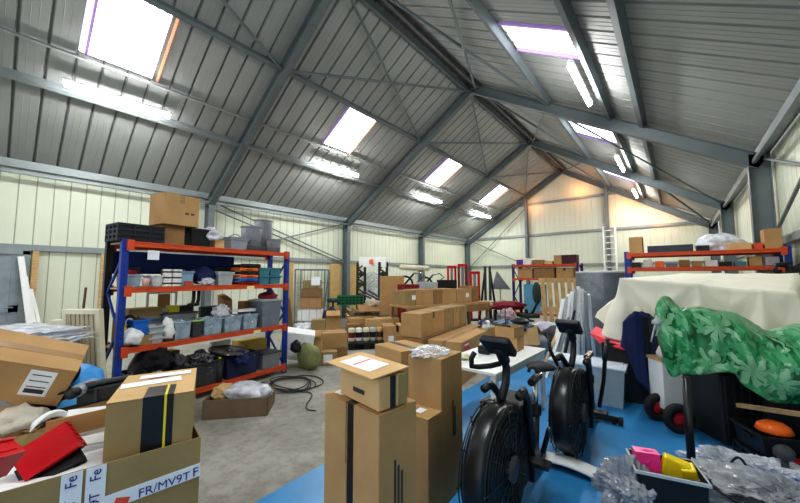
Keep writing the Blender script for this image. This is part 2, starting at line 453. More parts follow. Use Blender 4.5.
# bracing
def brace(p, q, r=.022, m=STEEL):
    o = MB().cyl(p, q, r, n=8).build('bracing_beam', m); o['kind'] = 'structure'
for side in ('left', 'right'):
    tA = .655 if side == 'left' else .63
    for ya, yb in ((-5, 0), (0, 5), (5, 10), (10, 14.8)):
        brace(rp(side, tA, ya, .13), rp(side, .97, yb, .17), .03); brace(rp(side, .97, ya, .17), rp(side, tA, yb, .13), .03)
brace(rp('left', 0, 10, .2), rp('left', .64, 14.8, .2), .02); brace(rp('left', .325, 10, .2), rp('left', .02, 14.8, .2), .02)
brace(rp('right', .305, 10, .2), rp('right', .02, 14.7, .2), .035)
brace(rp('right', .62, 5, .2), rp('right', .02, 10, .2), .02)
for a, b in (((.12, .3, 3.65), (.12, 4.8, 2.25)), ((.12, 4.8, 3.65), (.12, .3, 2.25)), ((.12, .1, 3.5), (.12, 4.8, 2.15))): brace(a, b, .022)
for a, b in (((.4, 14.75, 2.2), (W/3, 14.75, 5.4)), ((W/3, 14.75, 2.2), (.3, 14.75, 3.85))): brace(a, b, .025)
for a, b in (((W-.12, .3, 3.65), (W-.12, 4.8, 2.2)), ((W-.12, .3, 2.2), (W-.12, 4.8, 3.65))): brace(a, b, .025)
# side door in the left wall, up at the left edge of the photo
d = thing('door_1', None, None); d['kind'] = 'structure'
mb = MB(); mb.bb(.0, .09, -3.37, -3.27, 0, 2.12).bb(.0, .09, -4.45, -4.35, 0, 2.12).bb(.0, .09, -4.45, -3.27, 2.04, 2.14); mb.build('door_frame', STEELL, d, bevel=.004)
mb = MB(); mb.bb(.02, .06, -4.35, -3.37, .01, 2.04).bb(.06, .075, -4.35, -3.37, .9, 1.04).bb(.06, .075, -3.5, -3.37, .01, 2.04); mb.build('door_leaf', mat('door_grey', (.26, .30, .33), .5), d, bevel=.004)
MB().tube([(.07, -3.44, 1.0), (.13, -3.44, 1.0), (.13, -3.55, 1.0)], .012).build('door_handle', CHROME, d)

# ------------------------------------------------------------------ fluorescent fittings hung on the purlin lines
TUBE = mat('tube_glow', (1., .98, .97), emis=70., var=0); HOUS = mat('fitting_white', (.75, .76, .78), .4, var=.03)
def light_fitting(side, t, y0, y1, label):
    p = rp(side, t, y0, .27); q = rp(side, t, y1, .27)
    o = thing('fluorescent_light', label, 'ceiling light', (p+q)/2, 0, 'fluorescent lights along the roof purlins')
    L = y1-y0; n_ = 1 if side == 'left' else -1
    MB().box((0, 0, .035), (.09, L, .05), (0, -math.atan(SL)*n_, 0)).build('housing', HOUS, o, bevel=.008)
    MB().cyl((n_*.01, -L/2+.03, -.025), (n_*.01, L/2-.03, -.025), .04, n=12).build('tube', TUBE, o, smooth=True)
    mb = MB()
    for s_ in (-1, 1): mb.cyl((0, s_*L*.4, .05), (0, s_*L*.4, .17), .006, n=6)
    mb.build('hanger', GALV, o)
    la = bpy.data.lights.new('tube_lamp', 'AREA'); la.shape = 'RECTANGLE'; la.size = .16; la.size_y = L; la.energy = 60; la.color = (.93, 1., .97)
    lo = bpy.data.objects.new('tube_lamp', la); COL.objects.link(lo); lo.parent = o; lo.location = (n_*.03, 0, -.06)
    return o
for i, (a, b) in enumerate(((-3.14, -1.57), (2.0, 3.65), (6.95, 8.6), (11.9, 13.6))):
    light_fitting('left', .37, a, b, ['lit fluorescent tube on the left roof slope, nearest, below the largest rooflight', 'lit fluorescent tube on the left slope, second from the front, under the second rooflight',
        'lit fluorescent tube on the left slope, third from the front', 'small lit fluorescent tube on the left slope nearest the end wall'][i])
for i, (a, b) in enumerate(((-3.3, -1.7), (2.15, 3.8), (7.55, 9.2), (12.3, 13.9))):
    light_fitting('right', .42, a, b, ['fluorescent tube on the right roof slope above the photographer', 'long lit fluorescent tube on the right slope, nearest, below the bright rooflight',
        'lit fluorescent tube on the right slope, middle one of the three in view', 'small lit fluorescent tube on the right slope nearest the end wall'][i])
# ------------------------------------------------------------------ cartons
def carton_geo(o, w, d, h, m, tape=None, axis='x', seam=True, open_=False, flaps=(), pap=None, bev=.004, corner=None):
    """w along x, d along y; a corrugated box with its two top flaps meeting on the seam, tape, optional shipping label"""
    t = .006
    if not open_:
        mb = MB(); mb.bb(-w/2, w/2, -d/2, d/2, 0, h-t); mb.build('box_body', m, o, bevel=bev)
        g = .0025
        for s in (-1, 1):
            f = MB()
            if axis == 'x': f.bb(-w/2, w/2, min(s*g, s*d/2), max(s*g, s*d/2), h-t, h)
            else: f.bb(min(s*g, s*w/2), max(s*g, s*w/2), -d/2, d/2, h-t, h)
            f.build('top_flap', m, o)
        if tape is not None:
            tw = min(.055, .25*min(w, d)); f = MB(); e = .0015
            if axis == 'x':
                f.bb(-w/2-e, w/2+e, -tw/2, tw/2, h, h+e)
                for s in (-1, 1): f.bb(s*w/2-(e if s < 0 else 0), s*w/2+(e if s > 0 else 0), -tw/2, tw/2, h*.72, h)
            else:
                f.bb(-tw/2, tw/2, -d/2-e, d/2+e, h, h+e)
                for s in (-1, 1): f.bb(-tw/2, tw/2, s*d/2-(e if s < 0 else 0), s*d/2+(e if s > 0 else 0), h*.72, h)
            f.build('packing_tape', tape, o)
    else:
        k = .005; mb = MB()
        mb.bb(-w/2, w/2, -d/2, d/2, 0, k); mb.bb(-w/2, -w/2+k, -d/2, d/2, k, h); mb.bb(w/2-k, w/2, -d/2, d/2, k, h)
        mb.bb(-w/2+k, w/2-k, -d/2, -d/2+k, k, h); mb.bb(-w/2+k, w/2-k, d/2-k, d/2, k, h)
        mb.build('box_body', m, o)
        for side, a in flaps:
            L = (d if side in 'lr' else w)/2*.9; f = MB(); ca, sa = math.cos(a), math.sin(a)
            hw = (w if side in 'fb' else d)/2-.004
            def P(u, v, th):   # u along hinge, v out
                x, y = {'l': (-w/2-v*ca, u), 'r': (w/2+v*ca, u), 'f': (u, -d/2-v*ca), 'b': (u, d/2+v*ca)}[side]
                return (x, y, h+v*sa+th)
            f.prism([P(-hw, 0, 0), P(hw, 0, 0), P(hw*.98, L, 0), P(-hw*.98, L, 0)], (0, 0, .005)); f.build('flap', m, o)
    if pap:
        for (face, cx, cz, pw, ph) in pap:
            e = .0012; f = MB()
            if face == 'top': f.bb(cx-pw/2, cx+pw/2, cz-ph/2, cz+ph/2, h+.0016, h+.0016+e)
            elif face == 'front': f.bb(cx-pw/2, cx+pw/2, -d/2-e, -d/2, cz-ph/2, cz+ph/2)
            elif face == 'back': f.bb(cx-pw/2, cx+pw/2, d/2, d/2+e, cz-ph/2, cz+ph/2)
            elif face == 'right': f.bb(w/2, w/2+e, cx-pw/2, cx+pw/2, cz-ph/2, cz+ph/2)
            elif face == 'left': f.bb(-w/2-e, -w/2, cx-pw/2, cx+pw/2, cz-ph/2, cz+ph/2)
            f.build('paper_label', PAPER, o)
    return o
def carton_px(label, P, Lp, Rp, zt, zb, m=CARD, group=None, name='cardboard_box', **k):
    """carton whose top corner nearest the camera / to its left / to its right are seen at pixels P, Lp, Rp when the top is at height zt"""
    p, l, r = at(*P, zt), at(*Lp, zt), at(*Rp, zt)
    aR = math.atan2((r-p).y, (r-p).x); aL = math.atan2((l-p).y, (l-p).x)-PI/2
    dl = (aL-aR+PI) % (2*PI)-PI; a = aR+dl/2
    w, d = (r-p).length, (l-p).length
    ex, ey = Vector((math.cos(a), math.sin(a), 0)), Vector((-math.sin(a), math.cos(a), 0))
    c = p+ex*w/2+ey*d/2; c.z = zb
    o = thing(name, label, 'box', c, a, group)
    carton_geo(o, w, d, zt-zb, m, **k); o['_w'] = w; o['_d'] = d
    return o, w, d
def carton(label, loc, w, d, h, rz=0., m=CARD, group=None, name='cardboard_box', rot=None, **k):
    o = thing(name, label, 'box', loc, rz, group, rot=rot); return carton_geo(o, w, d, h, m, **k)

# --- A: big tall carton, centre foreground. local x -> right side, y -> left side
A, aw, ad = carton_px('tall black-taped brown carton on the blue floor edge, small box on top', (379, 416), (320.5, 394.5), (419, 401.5), 1.0, 0.0, CARD, tape=TAPEB, axis='x')
mb = MB(); mb.bb(-aw/2-.002, -aw/2, -.030, .022, .0, 1.0); mb.build('packing_tape', TAPEB, A)
MB().bb(-aw/2-.0035, -aw/2-.002, .012, .020, 0, 1.0).build('packing_tape', TAPEC, A)
for k in range(3): MB().bb(-.03+k*.022, -.018+k*.022, -ad/2-.0015, -ad/2, .30+.02*(k % 2), .78-.03*k).build('printed_mark', INKB, A)
MB().box((-.02, ad/2-.07, 1.003), (.13, .10, .002), (0, 0, .2)).build('paper_label', PAPER, A)
MB().box((-.035, ad/2-.10, 1.0045), (.05, .02, .0012), (0, 0, .5)).build('printed_mark', INKO, A)
# --- small carton on A
S, sw, sd = carton_px('small brown carton with loose white-papered lid sitting on the tall carton', (379, 379), (345, 364), (405, 371), 1.148, 1.005, CARD2)
MB().box((-.025, .02, .162), (sw+.06, sd+.05, .006), (.03, -.05, .05)).build('lid_flap', CARD2, S)
MB().box((-.03, .03, .167), (sw*.8, sd*.7, .002), (.03, -.05, .10)).build('paper_label', PAPER, S)
MB().box((-.03, .05, .169), (.12, .012, .001), (.03, -.05, .14)).build('printed_mark', INKO, S)
MB().bb(-.02, .012, -sd/2-.002, -sd/2, 0, .143).build('packing_tape', TAPEB, S)
MB().bb(-sw/2-.002, -sw/2, -.05, .04, .045, .065).build('printed_mark', INKB, S)
# the camera-facing right side is local -y ; give it the olive tone strips
MB().bb(.03, sw/2-.004, -sd/2-.003, -sd/2, .004, .138).build('side_flap', CARDO, S)
MB().bb(-sw/2+.006, -.03, -sd/2-.003, -sd/2, .004, .138).build('side_flap', CARD2, S)
# --- B: tall carton behind
B_, bw, bd = carton_px('tall plain carton on the blue floor with bubble wrap on its top', (441, 360), (408, 354.5), (462, 351.5), 1.01, 0.004, CARD, tape=None)
for k in range(2): MB().bb(.0+k*.03, .018+k*.03, -bd/2-.0015, -bd/2, .42, .68-.05*k).build('printed_mark', INKB, B_)
mb = MB().blob((-.03, .03, 1.02), (bw*.95, bd*.85, .055), .4, 5, 4, 4, crinkle=True); q = mb.build('bubble_wrap_sheet', CLR); 
q['label'] = 'crumpled clear bubble wrap lying on top of the tall carton'; q['category'] = 'bubble wrap'
q.location = B_.location; q.rotation_euler = B_.rotation_euler
for k in range(9):
    pass
# --- E: carton behind B on the left, and small carton between A and B
carton_px('brown carton with black tape corner behind the tall bubble-wrap carton', (401, 352), (378.5, 343.5), (430, 346), .93, 0.004, CARD, tape=TAPEB, axis='y')
carton_px('low open-topped brown carton squeezed between the two tall cartons', (428, 420), (405, 408), (436, 409), .66, 0.004, CARD, tape=None, pap=[('top', 0, 0, .08, .06)])
# --- D: big open carton left foreground with printed tape
p0 = at(201, 437, .80); p1 = at(100, 465, .80)
aD = math.atan2((p0-p1).y, (p0-p1).x); ex = Vector((math.cos(aD), math.sin(aD), 0)); ey = Vector((-math.sin(aD), math.cos(aD), 0))
DW, DD, DH = 1.05, .62, .80
cD = p0-ex*DW/2+ey*DD/2; cD.z = 0
Dx = thing('cardboard_box', 'large open left foreground carton with printed white tape reading FR/MV9T', 'box', cD, aD)
carton_geo(Dx, DW, DD, DH, CARDO, open_=True)
f = -DD/2
def dx(u, v):  # local x,z on the front face from a pixel
    r = ray(u, v); nrm = ey; k = (p0-CAM).dot(nrm)/r.dot(nrm); q = CAM+r*k; return (q-cD).dot(ex), q.z
def tape_strip(a, b, w, m, e=.002, parent=Dx, name='packing_tape'):
    a = Vector((a[0], f-e, a[1])); b = Vector((b[0], f-e, b[1]))
    MB().bar(a, b, w, .0016, (0, -1, 0)).build(name, m, parent)
ta, tb = dx(200, 469), dx(96, 507)
tape_strip(ta, tb, .062, TAPEW)
an = math.atan2(ta[1]-tb[1], ta[0]-tb[0])
tc_ = dx(165, 484)
text('FR/MV9T', .052, INK, Dx, (tc_[0], f-.0035, tc_[1]), (PI/2, -an, 0))
tc2 = dx(198, 471); text('F', .058, INK, Dx, (tc2[0]-.012, f-.0035, tc2[1]), (PI/2, -an, 0))
for u in (72, 96):
    xx = dx(u, 480)[0]
    MB().bb(xx-.032, xx+.032, f-.0045, f-.003, .52, .80).build('packing_tape', TAPEW, Dx)
    text('V9T', .046, INK, Dx, (xx, f-.0055, .655), (PI/2, -PI/2, 0)); text('Fe', .05, INK, Dx, (xx, f-.0055, .765), (PI/2, -PI/2, 0))
MB().box((dx(122, 500)[0], f-.004, dx(122, 500)[1]), (.05, .001, .025), (0, .3, 0)).build('printed_mark', INKO, Dx)
# packing inside D
def loose(name, label, cat, mb, m, group=None, **k):
    loc = k.pop('loc', None); rz = k.pop('rz', None); kind = k.pop('kind', None)
    return tag(mb.build(name, m, **k), label, cat, group, kind, loc, rz)
def on_d(x, y, z): return cD+ex*x+ey*y+Vector((0, 0, z))
fb = MB().bb(-.51, .5, -.30, .30, 0, .08); loose('foam_sheet', 'white foam sheet lining the inside of the large open carton', 'packaging', fb, FOAM, loc=on_d(0, 0, .66), rz=aD, bevel=.01)
# --- C: taped carton in D
C_, cw, cdp = carton_px('brown carton with wide black and thin yellow tape standing in the large open carton', (194, 391), (193, 368.5), (230, 380), 1.03, .745, CARDO) if False else (None, 0, 0)
pf, pl = at(194, 391, 1.03), at(106, 404, 1.03); pb = at(193, 368.5, 1.03)
aC = math.atan2((pf-pl).y, (pf-pl).x); exC = Vector((math.cos(aC), math.sin(aC), 0)); eyC = Vector((-math.sin(aC), math.cos(aC), 0))
cw = (pf-pl).length; cdp = (pb-pf).dot(eyC)
cc = pf-exC*cw/2+eyC*cdp/2; cc.z = .742
C_ = thing('cardboard_box', 'brown carton with wide black and thin yellow tape standing in the large open carton', 'box', cc, aC)
h = .288
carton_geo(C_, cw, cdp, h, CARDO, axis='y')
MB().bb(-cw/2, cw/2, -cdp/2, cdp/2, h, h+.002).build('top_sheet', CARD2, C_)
MB().bb(-.035, .085, -cdp/2-.002, -cdp/2, 0, h+.003).bb(-.035, .085, -cdp/2-.002, -cdp/2+.17, h+.002, h+.0035).build('packing_tape', TAPEB, C_)
MB().bb(.048, .058, -cdp/2-.0035, -cdp/2-.002, 0, h+.003).bb(.048, .058, -cdp/2-.0035, -cdp/2+.17, h+.0035, h+.005).build('packing_tape', YEL, C_)
MB().box((-.03, .02, h+.005), (.26, .085, .0015), (0, 0, .12)).build('paper_label', PAPER, C_)
MB().box((.02, .15, h+.005), (.24, .07, .0015), (0, 0, .02)).build('paper_label', PAPER, C_)
MB().box((-.01, .095, h+.0065), (.09, .012, .001), (0, 0, .05)).build('printed_mark', INKB, C_)
# --- red parts bin lying on a black tray in D
def parts_bin(loc, rot, L=.26, w=.17, hh=.12, m=RED, label='', k=1.0):
    o = thing('parts_bin', label, 'bin', loc, rot=rot)
    mb = MB(); t = .006
    mb.bb(-L/2, L/2, -w/2, w/2, 0, t); mb.bb(L/2-t, L/2, -w/2, w/2, t, hh)
    for s in (-1, 1):
        y = s*w/2; mb.prism([(-L/2, y-s*t, 0), (L/2, y-s*t, 0), (L/2, y-s*t, hh), (-L/2+.09, y-s*t, hh), (-L/2, y-s*t, hh*.45)], (0, s*t, 0))
    mb.bb(-L/2, -L/2+t, -w/2, w/2, t, hh*.45); mb.build('bin_body', m, o, bevel=.002)
    for i in range(5): MB().bb(L/2, L/2+.006, -w/2+w*(.08+.2*i), -w/2+w*(.13+.2*i), .01, hh-.01).build('stiffening_rib', m, o)
    for s in (-1, 1): MB().bb(-L/2+.02, L/2-.02, s*w/2-.003, s*w/2+.005, hh*.3, hh*.38).build('side_ridge', m, o)
    mb = MB(); mb.tube([(-L/2+.09, -w/2-.004, hh), (L/2, -w/2-.004, hh), (L/2+.004, w/2+.004, hh), (-L/2+.09, w/2+.004, hh)], .006, 6); mb.build('rim', m, o)
    return o
pr = pd(46, 450, 1.45)
parts_bin(pr, (R(-118), R(-28), aD+R(8)), L=.19, w=.13, hh=.085, label='bright red plastic parts bin lying on its side on a black one', m=RED)
parts_bin(pd(50, 464, 1.46), (R(-150), R(-22), aD+R(12)), L=.19, w=.13, hh=.085, m=BLK, label='black plastic parts bin tipped under the red one')
parts_bin(pd(-6, 470, 1.20), (R(-60), R(12), aD+R(50)), L=.15, w=.10, hh=.08, label='red plastic parts bin cut off by the left edge of the photo')
# --- junk heap at the far left
def cam_rot(xa, za):
    x = (RT*xa[0]+UP*xa[1]+FW*xa[2]).normalized(); z = RT*za[0]+UP*za[1]+FW*za[2]; z = (z-x*z.dot(x)).normalized(); y = z.cross(x)
    return Matrix((x, y, z)).transposed().to_euler()
BIGI = thing('cardboard_box', 'carton tipped over on the left heap, white shipping label on its face', 'box', pd(10, 384, 1.85), rot=cam_rot((.70, -.42, .62), (.50, .84, .05)))
carton_geo(BIGI, .47, .30, .225, CARD, axis='x', tape=TAPEC)
MB().bb(.05, .16, -.1515, -.15, .05, .20).build('shipping_label', PAPER, BIGI)
for i in range(4): MB().bb(.065, .145, -.1525, -.1515, .065+.035*i, .07+.035*i+(.02 if i == 0 else 0)).build('printed_mark', INKB, BIGI)
MB().box((-.12, -.1515, .17), (.10, .001, .035)).build('packing_tape', CLR, BIGI)
# supports beneath: cartons and crates on the floor
def ground(u, d): p = pd(u, 400, d); p.z = 0; return p
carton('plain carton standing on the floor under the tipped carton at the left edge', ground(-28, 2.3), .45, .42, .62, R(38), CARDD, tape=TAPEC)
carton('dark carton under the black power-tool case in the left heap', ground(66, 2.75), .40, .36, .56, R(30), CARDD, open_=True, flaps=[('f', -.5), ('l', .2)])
carton('flattened orange-brown carton flap box behind the red bin', Vector((pd(80, 436, 2.05).x, pd(80, 436, 2.05).y, 0)), .26, .22, pd(80, 436, 2.05).z, R(25), CARD, open_=True, flaps=[('f', .3), ('l', .5), ('b', .9), ('r', .3)])
loose('blue_plastic_bag', 'bright blue plastic sack bulging behind the tipped carton', 'bag', MB().blob((0, 0, 0), (.40, .26, .24), .10, 2.5, 3, 3), mat('blue_bag', (.03, .28, .68), .35, bump=.4), loc=pd(78, 383, 2.15), smooth=True)
loose('cable_hoop', 'black rubber cable hoop in front of the blue sack', 'cable', MB().tube([(math.cos(a)*.055, 0, math.sin(a)*.065) for a in [i*2*PI/20 for i in range(20)]], .009, 6, closed=True), RUB, loc=pd(70, 370, 2.02), rz=R(40), smooth=True)
o = thing('tool_case', 'black tool case with a light blue sticker in the left heap', 'case', pd(86, 397, 2.0), rot=(R(-8), R(-14), R(38)))
MB().bb(-.19, .19, -.12, .12, -.05, .04).build('case_body', BLK, o, bevel=.015); MB().bb(-.19, .19, -.12, .12, .045, .075).build('case_lid', DGR, o, bevel=.012)
MB().bb(-.05, .07, -.1215, -.12, -.03, .01).build('sticker', BLUEL, o); MB().tube([(-.05, -.12, .05), (-.05, -.15, .05), (.05, -.15, .05), (.05, -.12, .05)], .008, 6).build('handle', BLK, o)
o = thing('spray_bottle', 'clear bottle with black cap lying across the tool case', 'bottle', pd(84, 388, 1.93), rot=(R(80), R(70), R(52)))
MB().lathe([(.0, -.10), (.035, -.10), (.037, .06), (.02, .09)]).build('bottle_body', CLR, o, smooth=True); MB().lathe([(.026, .085), (.028, .14), (.0, .145)]).build('cap', BLK, o, smooth=True)
for (u, v, d, s, m, nm, lb, ct, sd) in (
    (48, 402, 1.95, (.24, .2, .14), DRED, 'red_cloth', 'dark red cloth bundle tucked under the tipped carton', 'cloth', 5),
    (20, 418, 1.75, (.26, .2, .12), mat('paper_crumple', (.55, .50, .42), .8, bump=.5), 'crumpled_paper', 'crumpled beige packing paper at the left edge above the red bins', 'paper', 6),
    (32, 414, 1.9, (.28, .18, .14), BLK, 'black_holdall', 'black holdall between the tipped carton and the red bin', 'bag', 8)):
    loose(nm, lb, ct, MB().blob((0, 0, 0), s, .3, 3, 3, sd), m, loc=pd(u, v, d), smooth=True)
loose('foam_sheet', 'white foam sheet sticking up behind the red bin beside the taped carton', 'packaging', MB().box((0, 0, 0), (.30, .02, .20), (R(-50), .1, 0)), FOAM, loc=pd(104, 424, 1.72), rz=aD)
loose('foam_sheet', 'folded off-white foam wrap left of the flattened carton', 'packaging', MB().grid(lambda a, b: Vector((a*.16, b*.12, .05*math.sin(a*3)+.03*math.sin(b*4+a*2))), 10, 6), FOAM, loc=pd(30, 432, 1.65), rz=aD, smooth=True, solid=.004)

loose('cardboard_flap', 'loose orange-brown cardboard flap lying between the red bin and the taped carton', 'cardboard', MB().bb(-.11, .11, -.004, .004, -.045, .045), CARD, loc=pd(78, 424, 1.62), rz=aD+.1)
# --- cardboard tray with white bag, in front of the left rack
pt = at(254, 412, .0)
T0 = thing('wooden_crate', 'low brown open crate on the concrete holding a white plastic sack', 'crate', at(227, 418, 0)+Vector((-.10, .20, 0)), R(50))
mb = MB(); mb.bb(-.34, .34, -.22, .22, 0, .02)
for s in (-1, 1): mb.bb(-.34, .34, s*.22-.009, s*.22+.009, .0, .21); mb.bb(s*.34-.009, s*.34+.009, -.21, .21, 0, .21)
mb.build('crate_body', mat('crate_brown', (.17, .12, .08), .8), T0)
loose('plastic_sack', 'white plastic sack slumped in the low brown crate', 'bag', MB().blob((0, 0, 0), (.52, .34, .22), .25, 2, 4, 11, crinkle=True), FILM, loc=T0.location+Vector((.08, .04, .22)), rz=R(40), smooth=True)
loose('paper_bag', 'torn brown paper bag in the left end of the low crate', 'bag', MB().blob((0, 0, 0), (.22, .24, .2), .35, 3, 3, 12), CARD2, loc=T0.location+Vector((-.20, -.14, .20)), rz=R(40))
# ------------------------------------------------------------------ pallet racking on the left
def rack(name, label, org, ang, L, D, H, levels, up=BLUE, boards=True, back=None, cols=None):
    """org = front-left foot, x along the front, y to the back"""
    o = thing(name, label, 'shelving rack', org, ang)
    for x in (0, L):
        for y in (0, D):
            mb = MB(); mb.bb(x-.035, x+.035, y-.03, y+.03, 0, H)
            mb.build('upright', up if cols is None else cols[(x > 0, y > 0)], o, bevel=.004)
            hb = MB(); k = .12
            while k < H-.03: hb.cyl((x, y-.0305 if y == 0 else y+.0305, k), (x, y-.032 if y == 0 else y+.032, k), .008, n=6); k += .10
            hb.build('slot_holes', BLK, o)
        mb = MB(); k = .15; s = 1
        while k+.45 < H: mb.bar((x, .03 if s > 0 else D-.03, k), (x, D-.03 if s > 0 else .03, k+.42), .02, .03); k += .42; s = -s
        mb.build('side_bracing', up, o)
    for z in levels:
        for y in (-.035, D+.035):
            MB().bb(.04, L-.04, y-.020, y+.020, z-.058, z).bb(.04, L-.04, y-.026, y+.026, z-.012, z+.004).build('shelf_beam', ORANGE, o, bevel=.003)
            for x in (.04, L-.04): MB().bb(x-.032, x+.032, y-.026, y+.026, z-.10, z+.02).build('beam_connector', ORANGE, o, bevel=.003)
        if boards: MB().bb(.0, L, -.02, D+.02, z-.02, z-.002).build('shelf_board', SHELF, o)
    return o
pL = at(118, 352, .77); pR = at(285, 326, .77)
RA = math.atan2((pR-pL).y, (pR-pL).x); RLn = (pR-pL).length; pL.z = 0
LV = [.14, .80, 1.475, 2.0]; RD = .44
RX = Vector((math.cos(RA), math.sin(RA), 0)); RY = Vector((-math.sin(RA), math.cos(RA), 0))
rackL = rack('storage_rack', 'long blue and orange shelving rack on the left loaded with tubs on four levels', pL, RA, RLn, RD, 2.03, LV, cols={(False, False): BLUE, (False, True): BLKM, (True, False): BLUE, (True, True): BLUE})
def rl(x, y, lev): p = pL+RX*x+RY*y; p.z = (LV[lev] if isinstance(lev, int) else lev)+.006; return p
def rx(u, y, z):
    """distance along the rack for photo column u at shelf depth y"""
    v = 300; r = ray(u, v); o = pL+RY*y-CAM; n = RY
    # intersect vertical plane through the ray column with the line
    a = Vector((r.x, r.y)); b = Vector((RX.x, RX.y)); c = Vector((o.x, o.y))
    return (a.x*c.y-a.y*c.x)/(a.y*b.x-a.x*b.y)
def panel():
    MB().bb(.02, RLn*.72, RD+.07, RD+.078, LV[2]+.16, LV[3]-.08).build('back_panel', mat('blue_backing', (.006, .03, .16), .6), rackL)
panel()
for u, lv in ((210, 2), (216, 2)): pass
for xx, lv in ((RLn*.66, 2), (RLn*.72, 1)):
    MB().bb(xx, xx+.12, -.066, -.062, LV[lv]-.06, LV[lv]-.015).build('beam_label', mat('sticker_yellow', (.80, .76, .35), .6), rackL)
MB().bb(.2, .32, -.066, -.062, 1.80, 1.91).build('hanging_note', PAPER, rackL)

def tub(label, loc, w, d, h, m=GRYL, rz=RA, lid=None, fill=None, group=None, name='storage_tub', handles=True, taper=.88, rim=None):
    o = thing(name, label, 'tub', loc, rz, group)
    t = .006; mb = MB()
    def ring(z, k, ins=0): return [(sx*(w/2*k-ins), sy*(d/2*k-ins), z) for sx, sy in ((-1,-1),(1,-1),(1,1),(-1,1))]
    a, b, c_, e = ring(0, taper), ring(h, 1), ring(h, 1, t), ring(t, taper, t)
    for P, Q in ((a, b), (b, c_), (c_, e)):
        for i in range(4): mb.poly([P[i], P[(i+1) % 4], Q[(i+1) % 4], Q[i]])
    mb.poly(a[::-1]); mb.poly(e)
    mb.build('tub_body', m, o)
    r = MB(); e_ = .012
    for s in (-1, 1): r.bb(-w/2-e_, w/2+e_, s*d/2-(0 if s > 0 else e_), s*d/2+(e_ if s > 0 else 0), h-.02, h); r.bb(s*w/2-(0 if s > 0 else e_), s*w/2+(e_ if s > 0 else 0), -d/2, d/2, h-.02, h)
    r.build('rim', rim or m, o, bevel=.002)
    if handles:
        q = MB()
        for s in (-1, 1): q.box((s*(w/2+.008), 0, h-.05), (.012, d*.35, .02))
        q.build('grip', rim or m, o)
    if lid is not None: MB().bb(-w/2-.015, w/2+.015, -d/2-.015, d/2+.015, h, h+.02).bb(-w/2+.03, w/2-.03, -d/2+.03, d/2-.03, h+.02, h+.028).build('lid', lid, o, bevel=.004)
    if fill is not None: MB().blob((0, 0, h*.6), (w*.92, d*.9, h*.95), .28, 3, 3, random.randint(0, 99)).build('contents', fill, o)
    return o
JUNK = mat('mixed_hardware', (.10, .16, .20), .4, scale=30, col2=(.55, .62, .66), sharp=True)
JUNKD = mat('dark_hardware', (.03, .035, .04), .5, scale=30, col2=(.22, .22, .22), sharp=True)
# ---- level 1.475 (upper shelf), photo columns left to right
G2 = 'tubs and bags on the upper shelf of the left rack'
def col(u0, u1, y, z): return rx(u0, y, z), rx(u1, y, z)
def shelf_tub(u0, u1, lev, h, label, m, y=.18, d=.26, **k):
    h *= 1.12
    a, b = col(u0, u1, y-d/2, 0); return tub(label, rl((a+b)/2, y, lev), abs(b-a)*.94, d, h, m, **k)
shelf_tub(123, 141, 2, .13, 'clear tub at the far left of the upper shelf with a dark hat on it', CLRB)
loose('hat', 'dark brown hat lying on the clear tub at the left of the upper shelf', 'hat', MB().lathe([(.0, .06), (.06, .05), (.085, 0), (.13, -.005), (.12, -.012)], sx=1.1), DRED, loc=rl(rx(131, .1, 0), .18, 2)+Vector((0, 0, .14)), smooth=True)
o = thing('plastic_cup', 'pink cup standing between clear tubs on the upper shelf', 'cup', rl(rx(145, .05, 0), .06, 2)); MB().lathe([(.03, 0), (.042, .10), (.038, .10), (.027, .006)]).build('cup_body', mat('pink_cup', (.75, .48, .45), .5), o, smooth=True); MB().tube([(.04, 0, .08), (.065, 0, .07), (.06, 0, .035), (.034, 0, .03)], .005, 6).build('handle', mat('pink_cup', (.75, .48, .45)), o)
shelf_tub(151, 162, 2, .12, 'small clear tub beside the pink cup on the upper shelf', CLR)
for i, u in enumerate((165.5, 168.5, 175, 179)):
    for j in range(3):
        o = thing('paper_roll', ['bottom', 'middle', 'top'][j]+' white roll of the '+['first', 'second', 'third', 'fourth'][i]+' column on the upper shelf', 'roll', rl(rx(u, .05, 0), .08, LV[2]+j*.072), RA, 'white rolls stacked on the upper shelf')
        MB().lathe([(.014, 0), (.033, 0), (.033, .07), (.014, .07), (.014, 0)], n=14).build('roll_body', WHT, o, smooth=False); MB().lathe([(.0335, .025), (.0335, .045)], n=14).build('roll_band', INKB, o)
shelf_tub(180, 193, 2, .17, 'blue-grey open tub on the upper shelf left of the navy bag', mat('tub_blue_grey', (.25, .40, .52), .4))
loose('navy_bag', 'navy cloth bag slumped on the upper shelf between two tubs', 'bag', MB().blob((0, 0, .12), (.36, .30, .26), .2, 2.5, 3, 21), NAVY, loc=rl(rx(203, .2, 0), .22, 2), smooth=True)
loose('plastic_bag', 'crumpled clear bag in front of the navy bag on the upper shelf', 'bag', MB().blob((0, 0, .05), (.24, .18, .11), .35, 3, 4, 22, crinkle=True), FILM, loc=rl(rx(206, .05, 0), .05, 2), smooth=True)
shelf_tub(217, 233, 2, .15, 'pale grey tub on the upper shelf right of the navy bag', GRYL, lid=GRYL)
for j, (m, lb) in enumerate(((DRED, 'dark red'), (BLUEP, 'blue'), (ORG, 'orange'), (BLK, 'black'), (ORG, 'upper orange'), (BLK, 'topmost black'))):
    a = rl(rx(246, .1, 0), .16, LV[2]+j*.052); o = thing('tool_case', lb+' slim case in the stack on the upper shelf', 'case', a, RA+(j % 3-1)*.05, 'slim cases stacked on the upper shelf')
    MB().bb(-.16, .16, -.12, .12, 0, .046).build('case_body', m, o, bevel=.008); MB().tube([(-.04, -.12, .024), (-.04, -.145, .024), (.04, -.145, .024), (.04, -.12, .024)], .006, 6).build('handle', BLK, o)
